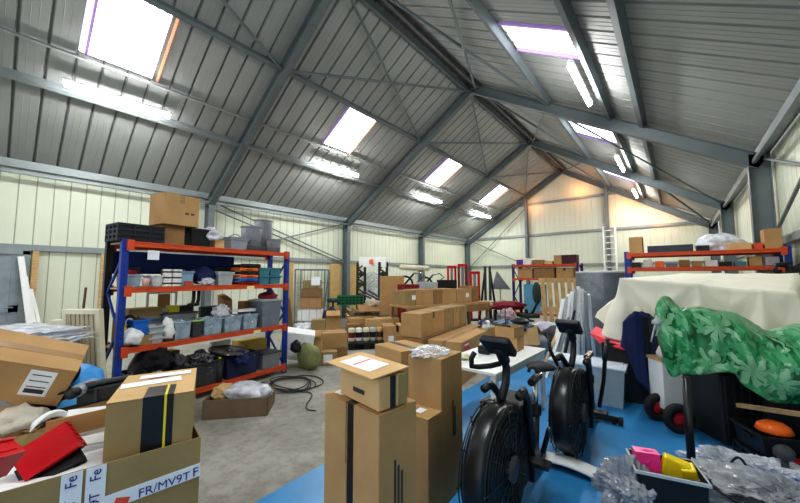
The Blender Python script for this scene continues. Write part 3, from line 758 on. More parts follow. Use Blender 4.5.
for i, (u, m) in enumerate(((264, TEAL), (275, TEAL))):
    for j in range(2): shelf_tub(u-5.5, u+5.5, LV[2]+j*.13, .12, ['lower', 'upper'][j]+[' left', ' right'][i]+' teal tub of the four stacked at the right end of the upper shelf', m, group='teal tubs at the right end of the upper shelf')
# ---- level .80 (middle shelf)
def bottle(label, loc, r, h, m, cap=BLK, rz=0., name='bottle', group=None):
    o = thing(name, label, 'bottle', loc, rz, group)
    MB().lathe([(0, 0), (r, 0), (r, h*.68), (r*.45, h*.82), (r*.4, h*.9)], n=16).build('bottle_body', m, o, smooth=True); MB().lathe([(r*.5, h*.88), (r*.5, h), (0, h)], n=12).build('cap', cap, o, smooth=True)
    return o
bottle('yellow bottle at the left end of the middle shelf', rl(rx(124, .1, 0), .12, 1), .055, .30, mat('yellow_bottle', (.75, .50, .03), .4))
loose('white_bag', 'white plastic bag at the left front of the middle shelf below the yellow bottle', 'bag', MB().blob((0, 0, .10), (.30, .22, .20), .3, 3, 3, 31), FOAM, loc=rl(rx(128, .05, 0)+.05, .05, 1), smooth=True)
o = thing('tape_roll', 'black and white roll of tape beside the yellow bottle', 'tape', rl(rx(132, .1, 0), .2, 1)+Vector((0, 0, .26)), RA+.4)
MB().lathe([(.04, -.03), (.085, -.03), (.085, .03), (.04, .03), (.04, -.03)], M=Matrix.Rotation(PI/2, 3, 'X'), n=20).build('roll_body', BLK, o); MB().lathe([(.035, -.031), (.05, -.031), (.05, .031), (.035, .031), (.035, -.031)], M=Matrix.Rotation(PI/2, 3, 'X'), n=20).build('roll_core', WHT, o)
carton('flat brown carton at the back of the middle shelf, above the dark blue bin', rl(rx(139, .35, 0)+.05, .40, LV[1]+.28), .36, .26, .12, RA, CARDO)
tub('grey tub under the flat carton at the back of the middle shelf', rl(rx(139, .35, 0)+.05, .40, 1), .38, .27, .27, GRY, lid=GRY)
shelf_tub(135, 151, 1, .26, 'deep blue open bin on the middle shelf', BLUEP, y=.12, d=.22, fill=BLK)
carton('small brown box with a white panel in front of the blue bin', rl(rx(148, .0, 0), -.0, 1)+RY*(-.01), .14, .12, .10, RA, CARDD, pap=[('front', 0, .05, .09, .06)]) if False else None
o = thing('picture_frame', 'white empty picture frame standing at the back of the middle shelf', 'frame', rl(rx(162, .5, 0), .5, LV[1]+.33), RA)
mb = MB()
for s in (-1, 1): mb.bb(-.17, .17, -.012, .012, .13+s*.12-.014, .13+s*.12+.014); mb.bb(s*.17-.014, s*.17+.014, -.012, .012, .01, .25)
mb.build('frame_moulding', WHT, o); MB().bb(-.05, .10, .0, .004, .03, .23).build('card_insert', CARD, o)
shelf_tub(152, 172, 1, .30, 'tall grey tub under the white picture frame', GRY, y=.42, d=.26, lid=GRYL)
for j in range(3): shelf_tub(151, 166, LV[1]+j*.07, .062, ['lowest', 'middle', 'top'][j]+' pale tray of the three stacked on the middle shelf', GRYL, y=.08, d=.2, group='pale trays stacked on the middle shelf', handles=False)
loose('plastic_bag', 'white carrier bag hanging over the pale trays on the middle shelf', 'bag', MB().blob((0, 0, .14), (.16, .14, .28), .3, 3, 3, 33), FOAM, loc=rl(rx(171, -.0, 0), .04, 1), smooth=True)
carton('yellow box on top behind the white carrier bag', rl(rx(173, .3, 0), .30, LV[1]+.31), .12, .12, .10, RA, mat('yellow_box', (.62, .50, .03), .5))
tub('grey tub under the yellow box and the black box', rl(rx(178, .3, 0), .32, 1), .40, .26, .30, GRY, lid=DGR)
carton('black box next to the yellow box on the middle shelf', rl(rx(185, .3, 0), .30, LV[1]+.325), .17, .14, .08, RA, BLK)
G1 = 'bluish clear tubs of hardware in a row on the middle shelf'
for i, (a, b) in enumerate(((176, 193), (194, 204), (205, 224), (225, 243), (244, 259))):
    lb = ['bluish clear tub of hardware, first of the row on the middle shelf', 'dark tub with green tape in the row on the middle shelf', 'bluish clear tub right of the dark tub with green tape', 'bluish clear tub under the white papers on the middle shelf', 'bluish clear tub next to the tall grey lidded tub'][i]
    shelf_tub(a, b, 1, .20, lb, DGR if i == 1 else CLRB, y=.12, d=.24, fill=JUNKD if i == 1 else JUNK, group=G1, rim=(mat('green_tape', (.35, .60, .15), .5) if i == 1 else None))
loose('plastic_bag', 'white plastic bag piled on the clear tubs below the brown paper sack', 'bag', MB().blob((0, 0, .1), (.26, .2, .2), .3, 3, 4, 35, crinkle=True), FILM, loc=rl(rx(220, .2, 0), .16, LV[1]+.18), smooth=True)
loose('paper_sack', 'brown paper sack leaning on the tubs near the middle of the rack', 'bag', MB().box((0, 0, .16), (.30, .10, .32), (.15, .25, 0)).blob((0, .0, .10), (.34, .16, .26), .2, 3, 3, 36), CARDD, loc=rl(rx(227, .35, 0), .40, LV[1]+.17))
loose('paper_stack', 'sheaf of white papers on the clear tubs at the right of the middle shelf', 'paper', MB().box((0, 0, 0), (.30, .2, .012), (0, .05, .1)).box((.02, .01, .015), (.29, .2, .01), (0, -.03, -.1)), PAPER, loc=rl(rx(243, .15, 0), .14, LV[1]+.27), rz=RA)
shelf_tub(262, 282, 1, .36, 'tall translucent grey tub at the right end of the middle shelf', mat('tub_slate', (.18, .21, .26), .35), y=.15, d=.34, lid=GRYL)
loose('red_cloth', 'dark red cloth heaped on the tall grey tub at the rack end', 'cloth', MB().blob((0, 0, .07), (.36, .26, .15), .3, 3, 3, 37), DRED, loc=rl(rx(268, .2, 0), .2, LV[1]+.39), smooth=True)
# ---- bottom level .14
loose('bin_bag', 'big black refuse sack at the left of the bottom shelf', 'bag', MB().blob((0, 0, .24), (.60, .36, .60), .12, 2.4, 3, 41), BLK, loc=rl(.34, .22, 0), smooth=True)
loose('paper_note', 'small white note on the black refuse sack', 'paper', MB().box((0, 0, 0), (.10, .004, .09), (0, .2, 0)), PAPER, loc=rl(.36, -.10, .52), rz=RA)
for u0, u1, lb, m, h in ((134, 158, 'dark crate of black parts on the bottom shelf right of the refuse sack', BLK, .30), (160, 190, 'black crate full of metal fittings in the middle of the bottom shelf', BLK, .30), (192, 228, 'black crate under the large black plate on the bottom shelf', DGR, .28)):
    shelf_tub(u0, u1, 0, h, lb, m, y=.16, d=.36, fill=JUNKD)
o = thing('weight_plate', 'large black disc lying on the crates of the bottom shelf', 'plate', rl(rx(238, .1, 0)-.1, .12, LV[0]+.36), RA, rot=(.12, .1, RA))
MB().lathe([(.03, 0), (.27, 0), (.28, .015), (.27, .03), (.2, .02), (.06, .02), (.05, .035), (.03, .035), (.03, 0)], n=36).build('disc', BLKM, o, smooth=False)
loose('wire_bundle', 'dark heap of metal brackets on the crates of the bottom shelf', 'brackets', MB().blob((0, 0, .06), (.42, .26, .18), .5, 4, 3, 43), JUNKD, loc=rl(rx(205, .1, 0), .14, LV[0]+.28))
shelf_tub(228, 262, 0, .28, 'navy open tub at the right half of the bottom shelf', mat('tub_navy', (.02, .03, .09), .5), y=.14, d=.36, fill=NAVY)
carton('yellow-brown carton at the back right of the bottom shelf', rl(rx(250, .45, 0), .42, 0), .44, .30, .42, RA, mat('card_yellow', (.50, .36, .10), .8))
carton('brown carton behind the black sack on the bottom shelf', rl(rx(166, .45, 0), .45, 0), .30, .24, .46, RA, CARDD)
loose('yellow_rag', 'yellow rag on the navy tub of the bottom shelf', 'cloth', MB().blob((0, 0, 0), (.12, .1, .08), .3, 3, 2, 45), YEL, loc=rl(rx(256, .0, 0), .02, LV[0]+.26), smooth=True)
shelf_tub(264, 283, 0, .20, 'grey toolbox-like tub at the right end of the bottom shelf', GRY, y=.14, d=.36, lid=DGR)
# ---- on top of the rack
Z3 = 3
def crate(label, loc, w, d, h, rz, m=DGR, group=None):
    o = thing('plastic_crate', label, 'crate', loc, rz, group)
    mb = MB(); mb.bb(-w/2, w/2, -d/2, d/2, 0, .012)
    for k in range(4):
        z = .02+k*(h-.03)/3
        for s in (-1, 1): mb.bb(-w/2, w/2, s*d/2-.006, s*d/2+.006, z-.014, z+.014); mb.bb(s*w/2-.006, s*w/2+.006, -d/2, d/2, z-.014, z+.014)
    mb.build('crate_slats', m, o)
    n = max(3, int(w/.12)); xs = [(-w/2+w*i/n, s_*d/2) for i in range(n+1) for s_ in (-1, 1)]+[(s_*w/2, y) for s_ in (-1, 1) for y in (-d/6, d/6)]
    for x, y in xs: MB().bb(x-.009, x+.009, y-.009, y+.009, 0, h).build('crate_post', m, o)
    MB().bb(-w/2+.004, w/2-.004, -d/2+.004, d/2-.004, .012, h*.93).build('crate_lining', BLK, o)
    return o
crate('long black folding crate on top of the left rack, at its left end', rl(rx(134, .1, 0), .16, Z3), rx(160, .0, 0)-rx(109, .0, 0)-.04, .34, .20, RA, mat('crate_slate', (.016, .018, .026), .5))
for i, x in enumerate((-.2, .02, .16)): loose('rubber_grip', ['left', 'middle', 'right'][i]+' black rubber grip poking out of the long dark crate', 'grip', MB().blob((0, 0, 0), ((.14, .07, .09)[i], .10, .07), .15, 2, 2, i), RUB, loc=rl(rx(134, .1, 0)+x, .1, LV[3]+.175), smooth=True)
carton('dark brown carton on top of the rack, supporting the big carton', rl(rx(170, .1, 0)-.0, .22, Z3), .26, .26, .25, RA, CARDD)
carton('short dark carton on top of the rack behind the brown carton', rl(rx(163, .1, 0)-.0, .45, Z3), .30, .10, .20, RA, BLK)
bc = rl(rx(174, .1, 0), .20, LV[3]+.255)
carton('big square carton perched highest on the left rack', bc, .43, .36, .40, RA+R(2), CARD, tape=TAPEC, axis='y')
MB().bb(.0, .03, -.3, -.3, 0, 0) if False else None
bb = [c for c in COL.objects if c.get('label') == 'big square carton perched highest on the left rack'][0]
for x in (.06, .13): MB().bb(x-.02, x+.025, -.1815, -.18, .15, .175).build('printed_mark', INKB, bb)
tub('black storage box on top of the left rack beside the big carton', rl(rx(196, .1, 0), .16, Z3), .26, .28, .22, BLK, lid=BLK)
loose('plastic_wrap', 'white crumpled plastic wrap spilling over the black box on the rack top', 'wrap', MB().blob((0, 0, .08), (.32, .24, .20), .4, 2.5, 4, 51, crinkle=True), FILM, loc=rl(rx(208, .1, 0), .14, LV[3]+.10), smooth=True)
carton('small tan carton on the rack top below the white wrap', rl(rx(215, .1, 0), .12, Z3), .13, .16, .12, RA, CARD2)
o = tub('grey lidded tote with a carry handle on the rack top', rl(rx(234, .1, 0), .14, Z3), .27, .26, .16, mat('tote_grey', (.30, .33, .38), .45), lid=GRY)
MB().tube([(-.10+.2*i/10, -.02, .185+.05*math.sin(PI*i/10)) for i in range(11)], .008, 6).build('carry_handle', GRY, o, smooth=True)
for u, w_, h_, y, lb in ((249, .15, .38, .14, 'grey cylinder bin on the rack top right of the tote'), (261, .145, .56, .36, 'tallest grey cylinder on the rack top'), (272, .115, .22, .12, 'shortest grey cylinder at the right end of the rack top')):
    o = thing('cylinder_bin', lb, 'bin', rl(rx(u, y, 0), y, Z3), RA)
    MB().lathe([(0, 0), (w_*.92, 0), (w_, h_), (w_*.94, h_), (w_*.88, .01), (0, .01)], n=28).build('bin_body', mat('bin_grey', (.20, .21, .235), .6), o, smooth=True)
    mb = MB()
    for z in ((.08, .16) if h_ > .2 else (.06,)): mb.lathe([(w_*.96, z), (w_*1.01, z+.005), (w_*.97, z+.012)], n=28)
    mb.build('hoop', GRY, o); MB().lathe([(w_*1.0, h_-.018), (w_*1.06, h_-.014), (w_*1.06, h_), (w_*.98, h_)], n=28).build('rim', GRY, o)

# ---- loose oddments filling the gaps on the shelves
def small_box(lb, u, y, lev, w, d, h, m): return carton(lb, rl(rx(u, y, 0), y, lev), w, d, h, RA+.05, m)
small_box('small dark box behind the clear tub at the left of the upper shelf', 128, .40, 2, .20, .06, .24, DGR)
small_box('brown carton behind the white rolls on the upper shelf', 172, .37, 2, .26, .10, .22, CARDD)
small_box('small brick-red box in front of the blue-grey tub on the upper shelf', 188, .02, 2, .09, .05, .06, mat('brick_red', (.45, .10, .05)))
small_box('dark carton behind the navy bag on the upper shelf', 224, .40, 2, .30, .06, .26, DGR)
small_box('dark box behind the slim cases on the upper shelf', 250, .37, 2, .30, .10, .33, BLK)
small_box('brown box on the far left back of the middle shelf', 122, .40, 1, .14, .06, .36, CARDD)
small_box('small white-fronted box before the blue bin on the middle shelf', 147, -.0, 1, .14, .05, .11, CARDO)
small_box('tall dark box behind the row of clear tubs on the middle shelf', 209, .40, 1, .26, .06, .36, DGR)
small_box('brown box behind the paper sheaf on the middle shelf', 247, .36, 1, .24, .12, .40, CARDD)
for u, h_, lb in ((196, .34, 'left dark boot hanging under the upper shelf'), (201, .34, 'right dark boot hanging under the upper shelf')):
    p = rl(rx(u-4, .1, 0), .06, LV[2]-.20)
    loose('boot', lb, 'boot', MB().tube([(0, 0, .13), (0, 0, .02), (.0, -.01, -.03)], .022, 8).blob((.0, -.03, -.05), (.05, .10, .05), .05, 2, 2, 1, flat=False), BLK, loc=p, smooth=True)
small_box('brown box behind the crates at the left of the bottom shelf', 150, .40, 0, .24, .06, .50, CARDD)
small_box('white box behind the black disc on the bottom shelf', 222, .40, 0, .30, .06, .48, FOAM)
bottle('yellow-capped dark bottle beside the black disc on the bottom shelf', rl(rx(222, -.0, 0), -.01, 0), .04, .34, DGR, YEL)
for i, (u, lb) in enumerate(((120, 'leftmost'), (128, 'middle'), (136, 'rightmost'))):
    loose('glove', lb+' dark glove hanging on the front beam of the lowest gap', 'glove', MB().blob((0, 0, 0), (.10, .05, .20), .25, 3, 3, 60+i), BLK, loc=rl(rx(u, -.1, 0), -.10, .60-.04*i), smooth=True) if False else None
loose('jacket', 'black jacket heaped on the refuse sack at the rack corner', 'clothing', MB().blob((0, 0, 0), (.52, .30, .28), .3, 3, 4, 46), mat('black_cloth', (.012, .012, .016), .9), loc=rl(.40, .06, .60), smooth=True)
loose('cloth_heap', 'dark cloth heap spilling over the black crates in the middle of the bottom shelf', 'cloth', MB().blob((0, 0, 0), (.40, .22, .22), .35, 3, 4, 47), DGR, loc=rl(rx(182, .0, 0), .05, .50), smooth=True)
loose('navy_trousers', 'navy garment bunched on the right half of the bottom shelf', 'clothing', MB().blob((0, 0, 0), (.44, .24, .20), .3, 3, 4, 48), NAVY, loc=rl(rx(240, .0, 0), .0, .40), smooth=True)
# ------------------------------------------------------------------ along the left wall and the back of the hall
def onwall(u, x=.06):
    r = ray(u, 277); k = (x-CAM.x)/r.x; p = CAM+r*k; p.z = 0; return p
def plank(label, p, q, w, t, m, group=None, name='timber_post', cat='post', up=(1, 0, 0)):
    return loose(name, label, cat, MB().bar(p, q, w, t, up), m, group=group, bevel=.003)
p = onwall(34); plank('pine post against the left wall next to the grey door', p+Vector((.04, 0, 0)), p+Vector((.04, 0, 2.12)), .05, .09, WOOD, up=(0, 1, 0))
p = onwall(103); plank('pine post against the left wall, behind the white slatted rack', p+Vector((.04, 0, 0)), p+Vector((.04, 0, 2.12)), .06, .12, WOOD, up=(0, 1, 0))
# white sheets leaning in the door corner
for i, (u, lean, h_) in enumerate(((27, .55, 2.0), (33, .60, 1.6), (40, .50, 1.35))):
    a = onwall(u+14, .55); b = onwall(u-8, .12); b.z = h_
    loose('white_board', ['widest', 'middle', 'shortest'][i]+' of the white panels leaning in the corner by the grey door', 'panel', MB().bar(a, b, .09-.02*i, .02, (1, .3, 0)), WHT, group='white panels leaning by the door')
# white slatted racks
WOODP = mat('pale_slat', (.58, .50, .36), .6)
def slat_rack(label, loc, w, h_, rz, tilt=.12):
    o = thing('slatted_panel', label, 'panel', loc, rot=(tilt, 0, rz))
    mb = MB()
    for s in (-1, 1): mb.bb(s*w/2-.02, s*w/2+.02, -.03, .03, 0, h_)
    mb.bb(-w/2, w/2, -.03, .03, h_-.05, h_).bb(-w/2, w/2, -.03, .03, 0, .05); mb.build('panel_frame', CREAM, o, bevel=.003)
    n = 7
    for i in range(n): MB().bb(-w/2+w*(i+.7)/(n+.4)-.018, -w/2+w*(i+.7)/(n+.4)+.018, -.012, .012, .05, h_-.05).build('slat', WOODP, o)
    return o
def gz(u, d, z=0): p = pd(u, 300, d); p.z = z; return p
slat_rack('cream slatted wooden rack standing beside the left rack, taller one', gz(97, 3.62), .36, 1.27, R(38))
slat_rack('lower cream slatted wooden rack left of the taller one', gz(81, 3.9), .30, 1.12, R(38))
loose('broom', 'dark broom handle standing behind the cream slatted racks', 'broom', MB().cyl(gz(80, 4.5), gz(85, 4.6, 1.45), .014, n=8), mat('broom_brown', (.15, .06, .04)))
loose('blue_cloth', 'dark blue cloth on top of the cream slatted racks', 'cloth', MB().blob((0, 0, 0), (.22, .14, .12), .3, 3, 3, 61), NAVY, loc=gz(81, 3.92, 1.16), smooth=True)
t1 = tub('large grey tub under the clear-wrapped sheets in the left heap', gz(28, 3.25), .62, .46, .94, GRY, rz=R(36))
o = thing('wrapped_sheets', 'stack of sheets wrapped in clear film lying on the left heap', 'packaging', gz(42, 3.1, .97), R(36))
for k in range(4): MB().grid(lambda a, b, k=k: Vector(((a-.5)*(.78-.05*k), (b-.5)*.42, .02+.05*k+.025*noise.noise(Vector((a*5, b*4, k*2.)))+.03*math.sin(a*2+k))), 16, 8).build('film_sheet', FILM if k % 2 else CLR, o, smooth=True, solid=.006)
# black crate right of it behind C
for i, (u, d, h_, lb) in enumerate(((104, 3.0, .62, 'stack of black crates'),)):
    for j in range(2): crate(['lower', 'upper'][j]+' black crate behind the taped carton at the rack corner', gz(104, 3.12, .30*j), .36, .30, .29, R(38), BLK)

# --- cage trolley against the wall
c0 = gz(312, 11.0); cg = thing('cage_trolley', 'tall wire cage trolley with boxes and a white notice by the left wall', 'trolley', c0, R(42))
mb = MB(); cw_, cd_, ch_ = .95, .7, 1.85
for sx in (-1, 1):
    for sy in (-1, 1): mb.bar((sx*cw_/2, sy*cd_/2, .1), (sx*cw_/2, sy*cd_/2, ch_), .04)
mb.bb(-cw_/2, cw_/2, -cd_/2, cd_/2, .12, .16); mb.bb(-cw_/2, cw_/2, -cd_/2-.02, -cd_/2+.02, ch_-.04, ch_); mb.bb(-cw_/2, cw_/2, cd_/2-.02, cd_/2+.02, ch_-.04, ch_); mb.build('cage_frame', STEEL, cg)
mb = MB()
for i in range(9): x = -cw_/2+cw_*i/8; mb.cyl((x, cd_/2, .16), (x, cd_/2, ch_), .007, n=5); 
for i in range(5): x = -cw_/2+cw_*i/4; mb.cyl((x, -cd_/2, .16), (x, -cd_/2, ch_), .006, n=5)
for z in (.6, 1.0, 1.4): mb.cyl((-cw_/2, -cd_/2, z), (cw_/2, -cd_/2, z), .006, n=5); mb.cyl((-cw_/2, cd_/2, z), (cw_/2, cd_/2, z), .006, n=5)
mb.build('wire_mesh', STEEL, cg)
MB().bb(.05, .33, -cd_/2-.02, -cd_/2-.012, 1.32, 1.60).build('notice', PAPER, cg)
for sx in (-1, 1):
    for sy in (-1, 1): MB().cyl((sx*.4-.02, sy*.3, .06), (sx*.4+.02, sy*.3, .06), .06, n=12).build('castor', RUB, cg)
for i, (z, h_, w_, m, lb) in enumerate(((.17, .36, .8, FOAM, 'white foam box at the bottom of the cage trolley'), (.54, .36, .7, CARD, 'lower brown carton inside the cage trolley'), (.91, .30, .6, CARDD, 'darker carton in the middle of the cage trolley'), (1.22, .26, .5, CARDO, 'top carton inside the cage trolley behind the notice'))):
    carton(lb, c0+Vector((0, 0, z)), w_, .5, h_, R(42), m)
# OSB sheets
for u, w_, lb in ((289, .30, 'narrow OSB strip against the wall left of the cage trolley'), (335, .50, 'OSB sheet against the wall left of the steel column'), (355, .62, 'wide OSB sheet against the wall right of the steel column')):
    p = onwall(u, .12); loose('osb_sheet', lb, 'board', MB().bb(0, .018, -w_/2, w_/2, 0, 2.10), OSB, loc=p, rz=0)
plank('long grey pole leaning against the wall beside the cage trolley', onwall(323, .40), onwall(329, .15)+Vector((0, 0, 1.75)), .04, .04, STEEL, name='steel_pole', cat='pole')
o = thing('drum_stool', 'dark green topped stool by the wall right of the cage trolley', 'stool', gz(333, 10.4), 0)
MB().lathe([(0, .80), (.17, .80), (.19, .86), (.17, .92), (0, .93)], n=20).build('seat', mat('dark_teal', (.01, .05, .06)), o, smooth=True); MB().cyl((0, 0, .05), (0, 0, .8), .03).build('column', BLK, o)
for k in range(4): MB().cyl((0, 0, .08), (.2*math.cos(k*PI/2), .2*math.sin(k*PI/2), .02), .02, n=8).build('foot', BLK, o)
loose('bin_bag', 'navy sack on the floor in front of the OSB sheet', 'bag', MB().blob((0, 0, .3), (.6, .45, .7), .15, 2, 3, 64), mat('navy_black', (.01, .012, .04), .5), loc=gz(331, 10.2), smooth=True)
for i, (u, d, w_, h_, m, lb) in enumerate(((319, 9.5, .38, .38, CARDO, 'olive-brown carton standing left of the pair in the back aisle'), (333.5, 9.6, .42, .45, CARD, 'brown carton right of the olive one in the back aisle'), (325, 10.3, .34, .3, CARD2, 'pale carton behind the pair in the back aisle'))):
    carton(lb, gz(u, d), w_, .34, h_, R(52), m, open_=(i == 1), flaps=[('f', .3), ('b', .8)])
loose('plastic_heap', 'blue and white plastic wrapping heaped on the floor near the cage trolley', 'wrap', MB().blob((0, 0, .12), (.8, .5, .3), .35, 3, 4, 66, crinkle=True), FILM, loc=gz(306, 9.6), smooth=True)

# --- green crate, pallets
crate('bright green plastic crate on the pallet stack by the steel column', gz(350, 11.2, .66), .85, .5, .30, R(50), GREEN)
def pallet(label, loc, rz=0., w=1.2, d=1.0, m=WOODD, group=None, rot=None):
    o = thing('wooden_pallet', label, 'pallet', loc, rz, group, rot=rot)
    for i in range(7): MB().bb(-w/2+(w-.1)*i/6, -w/2+(w-.1)*i/6+.1, -d/2, d/2, .122, .144).build('deck_board', m, o)
    for j in range(3):
        y = -d/2+.05+(d-.1)*j/2
        MB().bb(-w/2, w/2, y-.05, y+.05, .10, .122).bb(-w/2, w/2, y-.05, y+.05, 0, .022).build('runner', m, o)
        for x in (-w/2+.07, 0, w/2-.07): MB().bb(x-.07, x+.07, y-.05, y+.05, .022, .10).build('block', m, o)
    return o
for j in range(4): pallet(['lowest', 'second', 'third', 'topmost'][j]+' pallet of the stack by the left wall', gz(366+(j % 2), 10.4, .146*j), R(48)+.04*j, m=WOODD if j != 2 else WOOD, group='pallets stacked by the left wall')
carton('open brown box of oddments on top of the pallet stack', gz(372, 10.3, .60), .9, .5, .14, R(50), CARDD, open_=True, flaps=[('f', -.4)])
loose('bag_of_parts', 'beige sack of parts lying on the pallet stack', 'bag', MB().blob((0, 0, .1), (.6, .4, .3), .3, 3, 3, 67), mat('beige_sack', (.42, .36, .27)), loc=gz(372, 10.2, .66), smooth=True)
crate('black crate in front of the pallets beside the long workbench', gz(387, 9.3), .55, .4, .48, R(50), BLK)

# --- black ladder-frame machines with a white header
def lattice(label, base, h_, rz, w=.26):
    o = thing('lattice_stand', label, 'stand', base, rz)
    mb = MB()
    for s in (-1, 1): mb.cyl((s*w/2, 0, 0), (s*w/2, 0, h_), .045, n=8)
    mb.build('upright_tube', BLKM, o)
    k = 0; mb = MB()
    while k*.17 < h_-.17: mb.cyl(((-1)**k*w/2, 0, k*.17), (-(-1)**k*w/2, 0, (k+1)*.17), .03, n=6); k += 1
    for j in range(5): mb.blob((0, 0, .25+j*.36), (w*.9, .1, .16), .3, 3, 2, j)
    mb.build('zigzag_web', BLKM, o); MB().bb(-.2, .2, -.2, .2, 0, .03).build('foot_plate', BLKM, o); return o
lattice('left black lattice stand holding the white header board', gz(361, 11.6), 2.1, R(50)); lattice('right black lattice stand holding the white header board', gz(383, 11.2), 2.1, R(50))
hb = MB().bar(gz(359, 11.7, 2.13), gz(386, 11.1, 2.10), .05, .36); loose('header_board', 'white header board with coloured marks across the two lattice stands', 'board', hb, WHT)
q = gz(372, 11.35, 2.12); loose('red_sticker', 'red and orange stickers on the white header board', 'sticker', MB().bb(-.16, .10, -.035, -.03, -.06, .08), ORG, loc=q, rz=R(-12))
loose('round_panel', 'large pale translucent round panel between the two lattice stands', 'panel', MB().lathe([(0, 0), (.40, 0), (.42, .02), (.40, .04), (0, .04)], M=Matrix.Rotation(PI/2, 3, 'X'), n=32), CLR, loc=gz(372, 12.0, 1.35), rz=R(48))
for i in range(3): plank(['left', 'middle', 'right'][i]+' dark pole slanting over the pallets beside the lattice stands', gz(360+4*i, 10.9, 1.05+.05*i), gz(386+3*i, 10.6, .70), .05, .05, DGR, name='metal_pole', cat='pole', group='dark poles slanted over the pallets')

# spin machines behind the carton wall
def flywheel_machine(label, loc, rz, s=1.):
    o = thing('exercise_machine', label, 'exercise machine', loc, rz); o.scale = (s, s, s)
    def ring(c, r, t=.03): return MB().tube([(c[0]+r*math.cos(a), c[1], c[2]+r*math.sin(a)) for a in [i*2*PI/24 for i in range(24)]], t, 8, closed=True)
    ring((0, 0, 1.35), .26, .035).build('upper_wheel', BLKM, o, smooth=True); ring((.30, 0, .85), .28, .035).build('lower_wheel', BLKM, o, smooth=True); ring((.25, .04, .85), .12, .03).build('hub_ring', GRY, o, smooth=True)
    MB().tube([(-.4, 0, .05), (-.2, 0, .6), (0, 0, 1.35), (.3, 0, 1.7)], .035, 8).build('frame_tube', BLKM, o, smooth=True)
    MB().tube([(.9, 0, .05), (.7, 0, .7), (.3, 0, .85), (0, 0, 1.35)], .035, 8).build('frame_tube', BLKM, o, smooth=True)
    MB().tube([(.3, -.2, 1.7), (.55, -.2, 1.75), (.7, -.1, 1.6), (.5, .15, 1.45)], .025, 8).build('handlebar', CHROME, o, smooth=True)
    for x in (-.4, .9): MB().bar((x, -.3, .04), (x, .3, .04), .06).build('floor_bar', BLKM, o)
    MB().tube([(.25, 0, 1.2), (.75, 0, 1.25), (.8, 0, .9)], .02, 8).build('crank_arm', GRY, o, smooth=True)
    return o
flywheel_machine('black exercise machine with two rings behind the leaning cardboard sheet', gz(405, 11.3), R(35)); flywheel_machine('black exercise machine further right with a raised handlebar', gz(425, 12.0), R(35), .98)
loose('long_tube', 'long cream cardboard tube lying across the machines near the wall', 'tube', MB().cyl(gz(401, 11.2, 1.93), gz(428, 12.0, 1.90), .09, n=16), CREAM, smooth=True)
carton('tall cardboard sheet leaning against the machines in the back', gz(392, 9.7), .72, .08, 1.62, R(38), CARD, name='cardboard_sheet')
# --- long workbench of pallets with the row of cartons at the back
pA, pB = gz(398, 8.6), gz(479, 10.3)
ab = math.atan2((pB-pA).y, (pB-pA).x); Lb = (pB-pA).length
wb = thing('packing_bench', 'long cardboard-topped packing bench in the middle of the hall', 'bench', (pA+pB)/2, ab)
MB().bb(-Lb/2, Lb/2, -.45, .45, .80, .86).build('bench_top', CARD, wb, bevel=.006)
MB().bb(-Lb/2, Lb/2, -.452, -.43, .60, .80).build('front_board', CARDD, wb)
for sx in (-1, -.33, .33, 1):
    for sy in (-1, 1): MB().bb(sx*(Lb/2-.06)-.04, sx*(Lb/2-.06)+.04, sy*.38-.04, sy*.38+.04, 0, .80).build('leg', WOODD, wb)
exb = Vector((math.cos(ab), math.sin(ab), 0)); eyb = Vector((-math.sin(ab), math.cos(ab), 0))
GB = 'cartons in a row on the long packing bench'
cur = -Lb/2+.02
for i, (w_, h_, m, lb) in enumerate(((.34, .38, CARDO, 'leftmost narrow carton of the row on the packing bench'), (.62, .40, CARD, 'widest carton of the row on the packing bench'), (.30, .38, CARDD, 'dark narrow carton in the middle of the row on the packing bench'), (.55, .40, CARD, 'second wide carton of the row on the packing bench'), (.62, .38, CARD, 'right-hand carton of the row, white label on its face'), (.30, .46, CARDD, 'last dark carton of the row at the far end of the packing bench'))):
    if cur+w_ > Lb/2+.5: break
    carton(lb, (pA+pB)/2+exb*(cur+w_/2)+eyb*0+Vector((0, 0, .862)), w_-.015, .55, h_, ab, m, GB, tape=TAPEC, pap=[('front', .12, .2, .12, .12)] if i in (4, 0) else None); cur += w_
for i, (x, m) in enumerate(((-.7, DRED), (.0, GRYL), (.8, BLK))):
    carton(['dark red box peeking over the row of cartons', 'white-grey box behind the row of cartons', 'black case behind the row of cartons'][i], (pA+pB)/2+exb*x+eyb*.68+Vector((0, 0, 0)), .5, .4, 1.38+.06*i, ab, m)

# --- middle rows: long floor cartons
q1, q2 = at(461, 343, .62), at(496, 326, .62)
al = math.atan2((q2-q1).y, (q2-q1).x); exl = Vector((math.cos(al), math.sin(al), 0)); eyl = Vector((-math.sin(al), math.cos(al), 0))
LL = (q2-q1).length; st = q1
lc = st+exl*LL/2+eyl*.27; lc.z = 0
o = carton('very long low carton with a red label, cartons lined up on its back edge', lc, LL, .54, .62, al, CARD, tape=TAPEC, axis='x')
MB().bb(-LL/2+.12, -LL/2+.36, -.2725, -.27, .47, .59).build('red_label', mat('label_red', (.55, .06, .05), .5), o)
MB().bb(-LL/2+.14, -LL/2+.34, -.2735, -.2725, .545, .57).build('white_stripe', PAPER, o)
GM = 'cartons standing in a line on the very long carton'
cur = .0; s0 = at(424, 339, .62)
for i, (w_, h_, m, lb) in enumerate(((.95, .38, CARD, 'nearest and longest carton of the line on the very long carton'), (.42, .385, CARDO, 'olive-brown carton second in the line on the very long carton'), (.36, .38, CARD, 'third carton of the line on the very long carton, creased top'), (.42, .37, CARDO, 'last carton of the line on the very long carton'))):
    carton(lb, Vector((s0.x, s0.y, 0))+exl*(cur+w_/2)+eyl*.24+Vector((0, 0, .622)), w_-.02, .38, h_, al, m, GM, tape=TAPEC if i else TAPEB, axis='y'); cur += w_
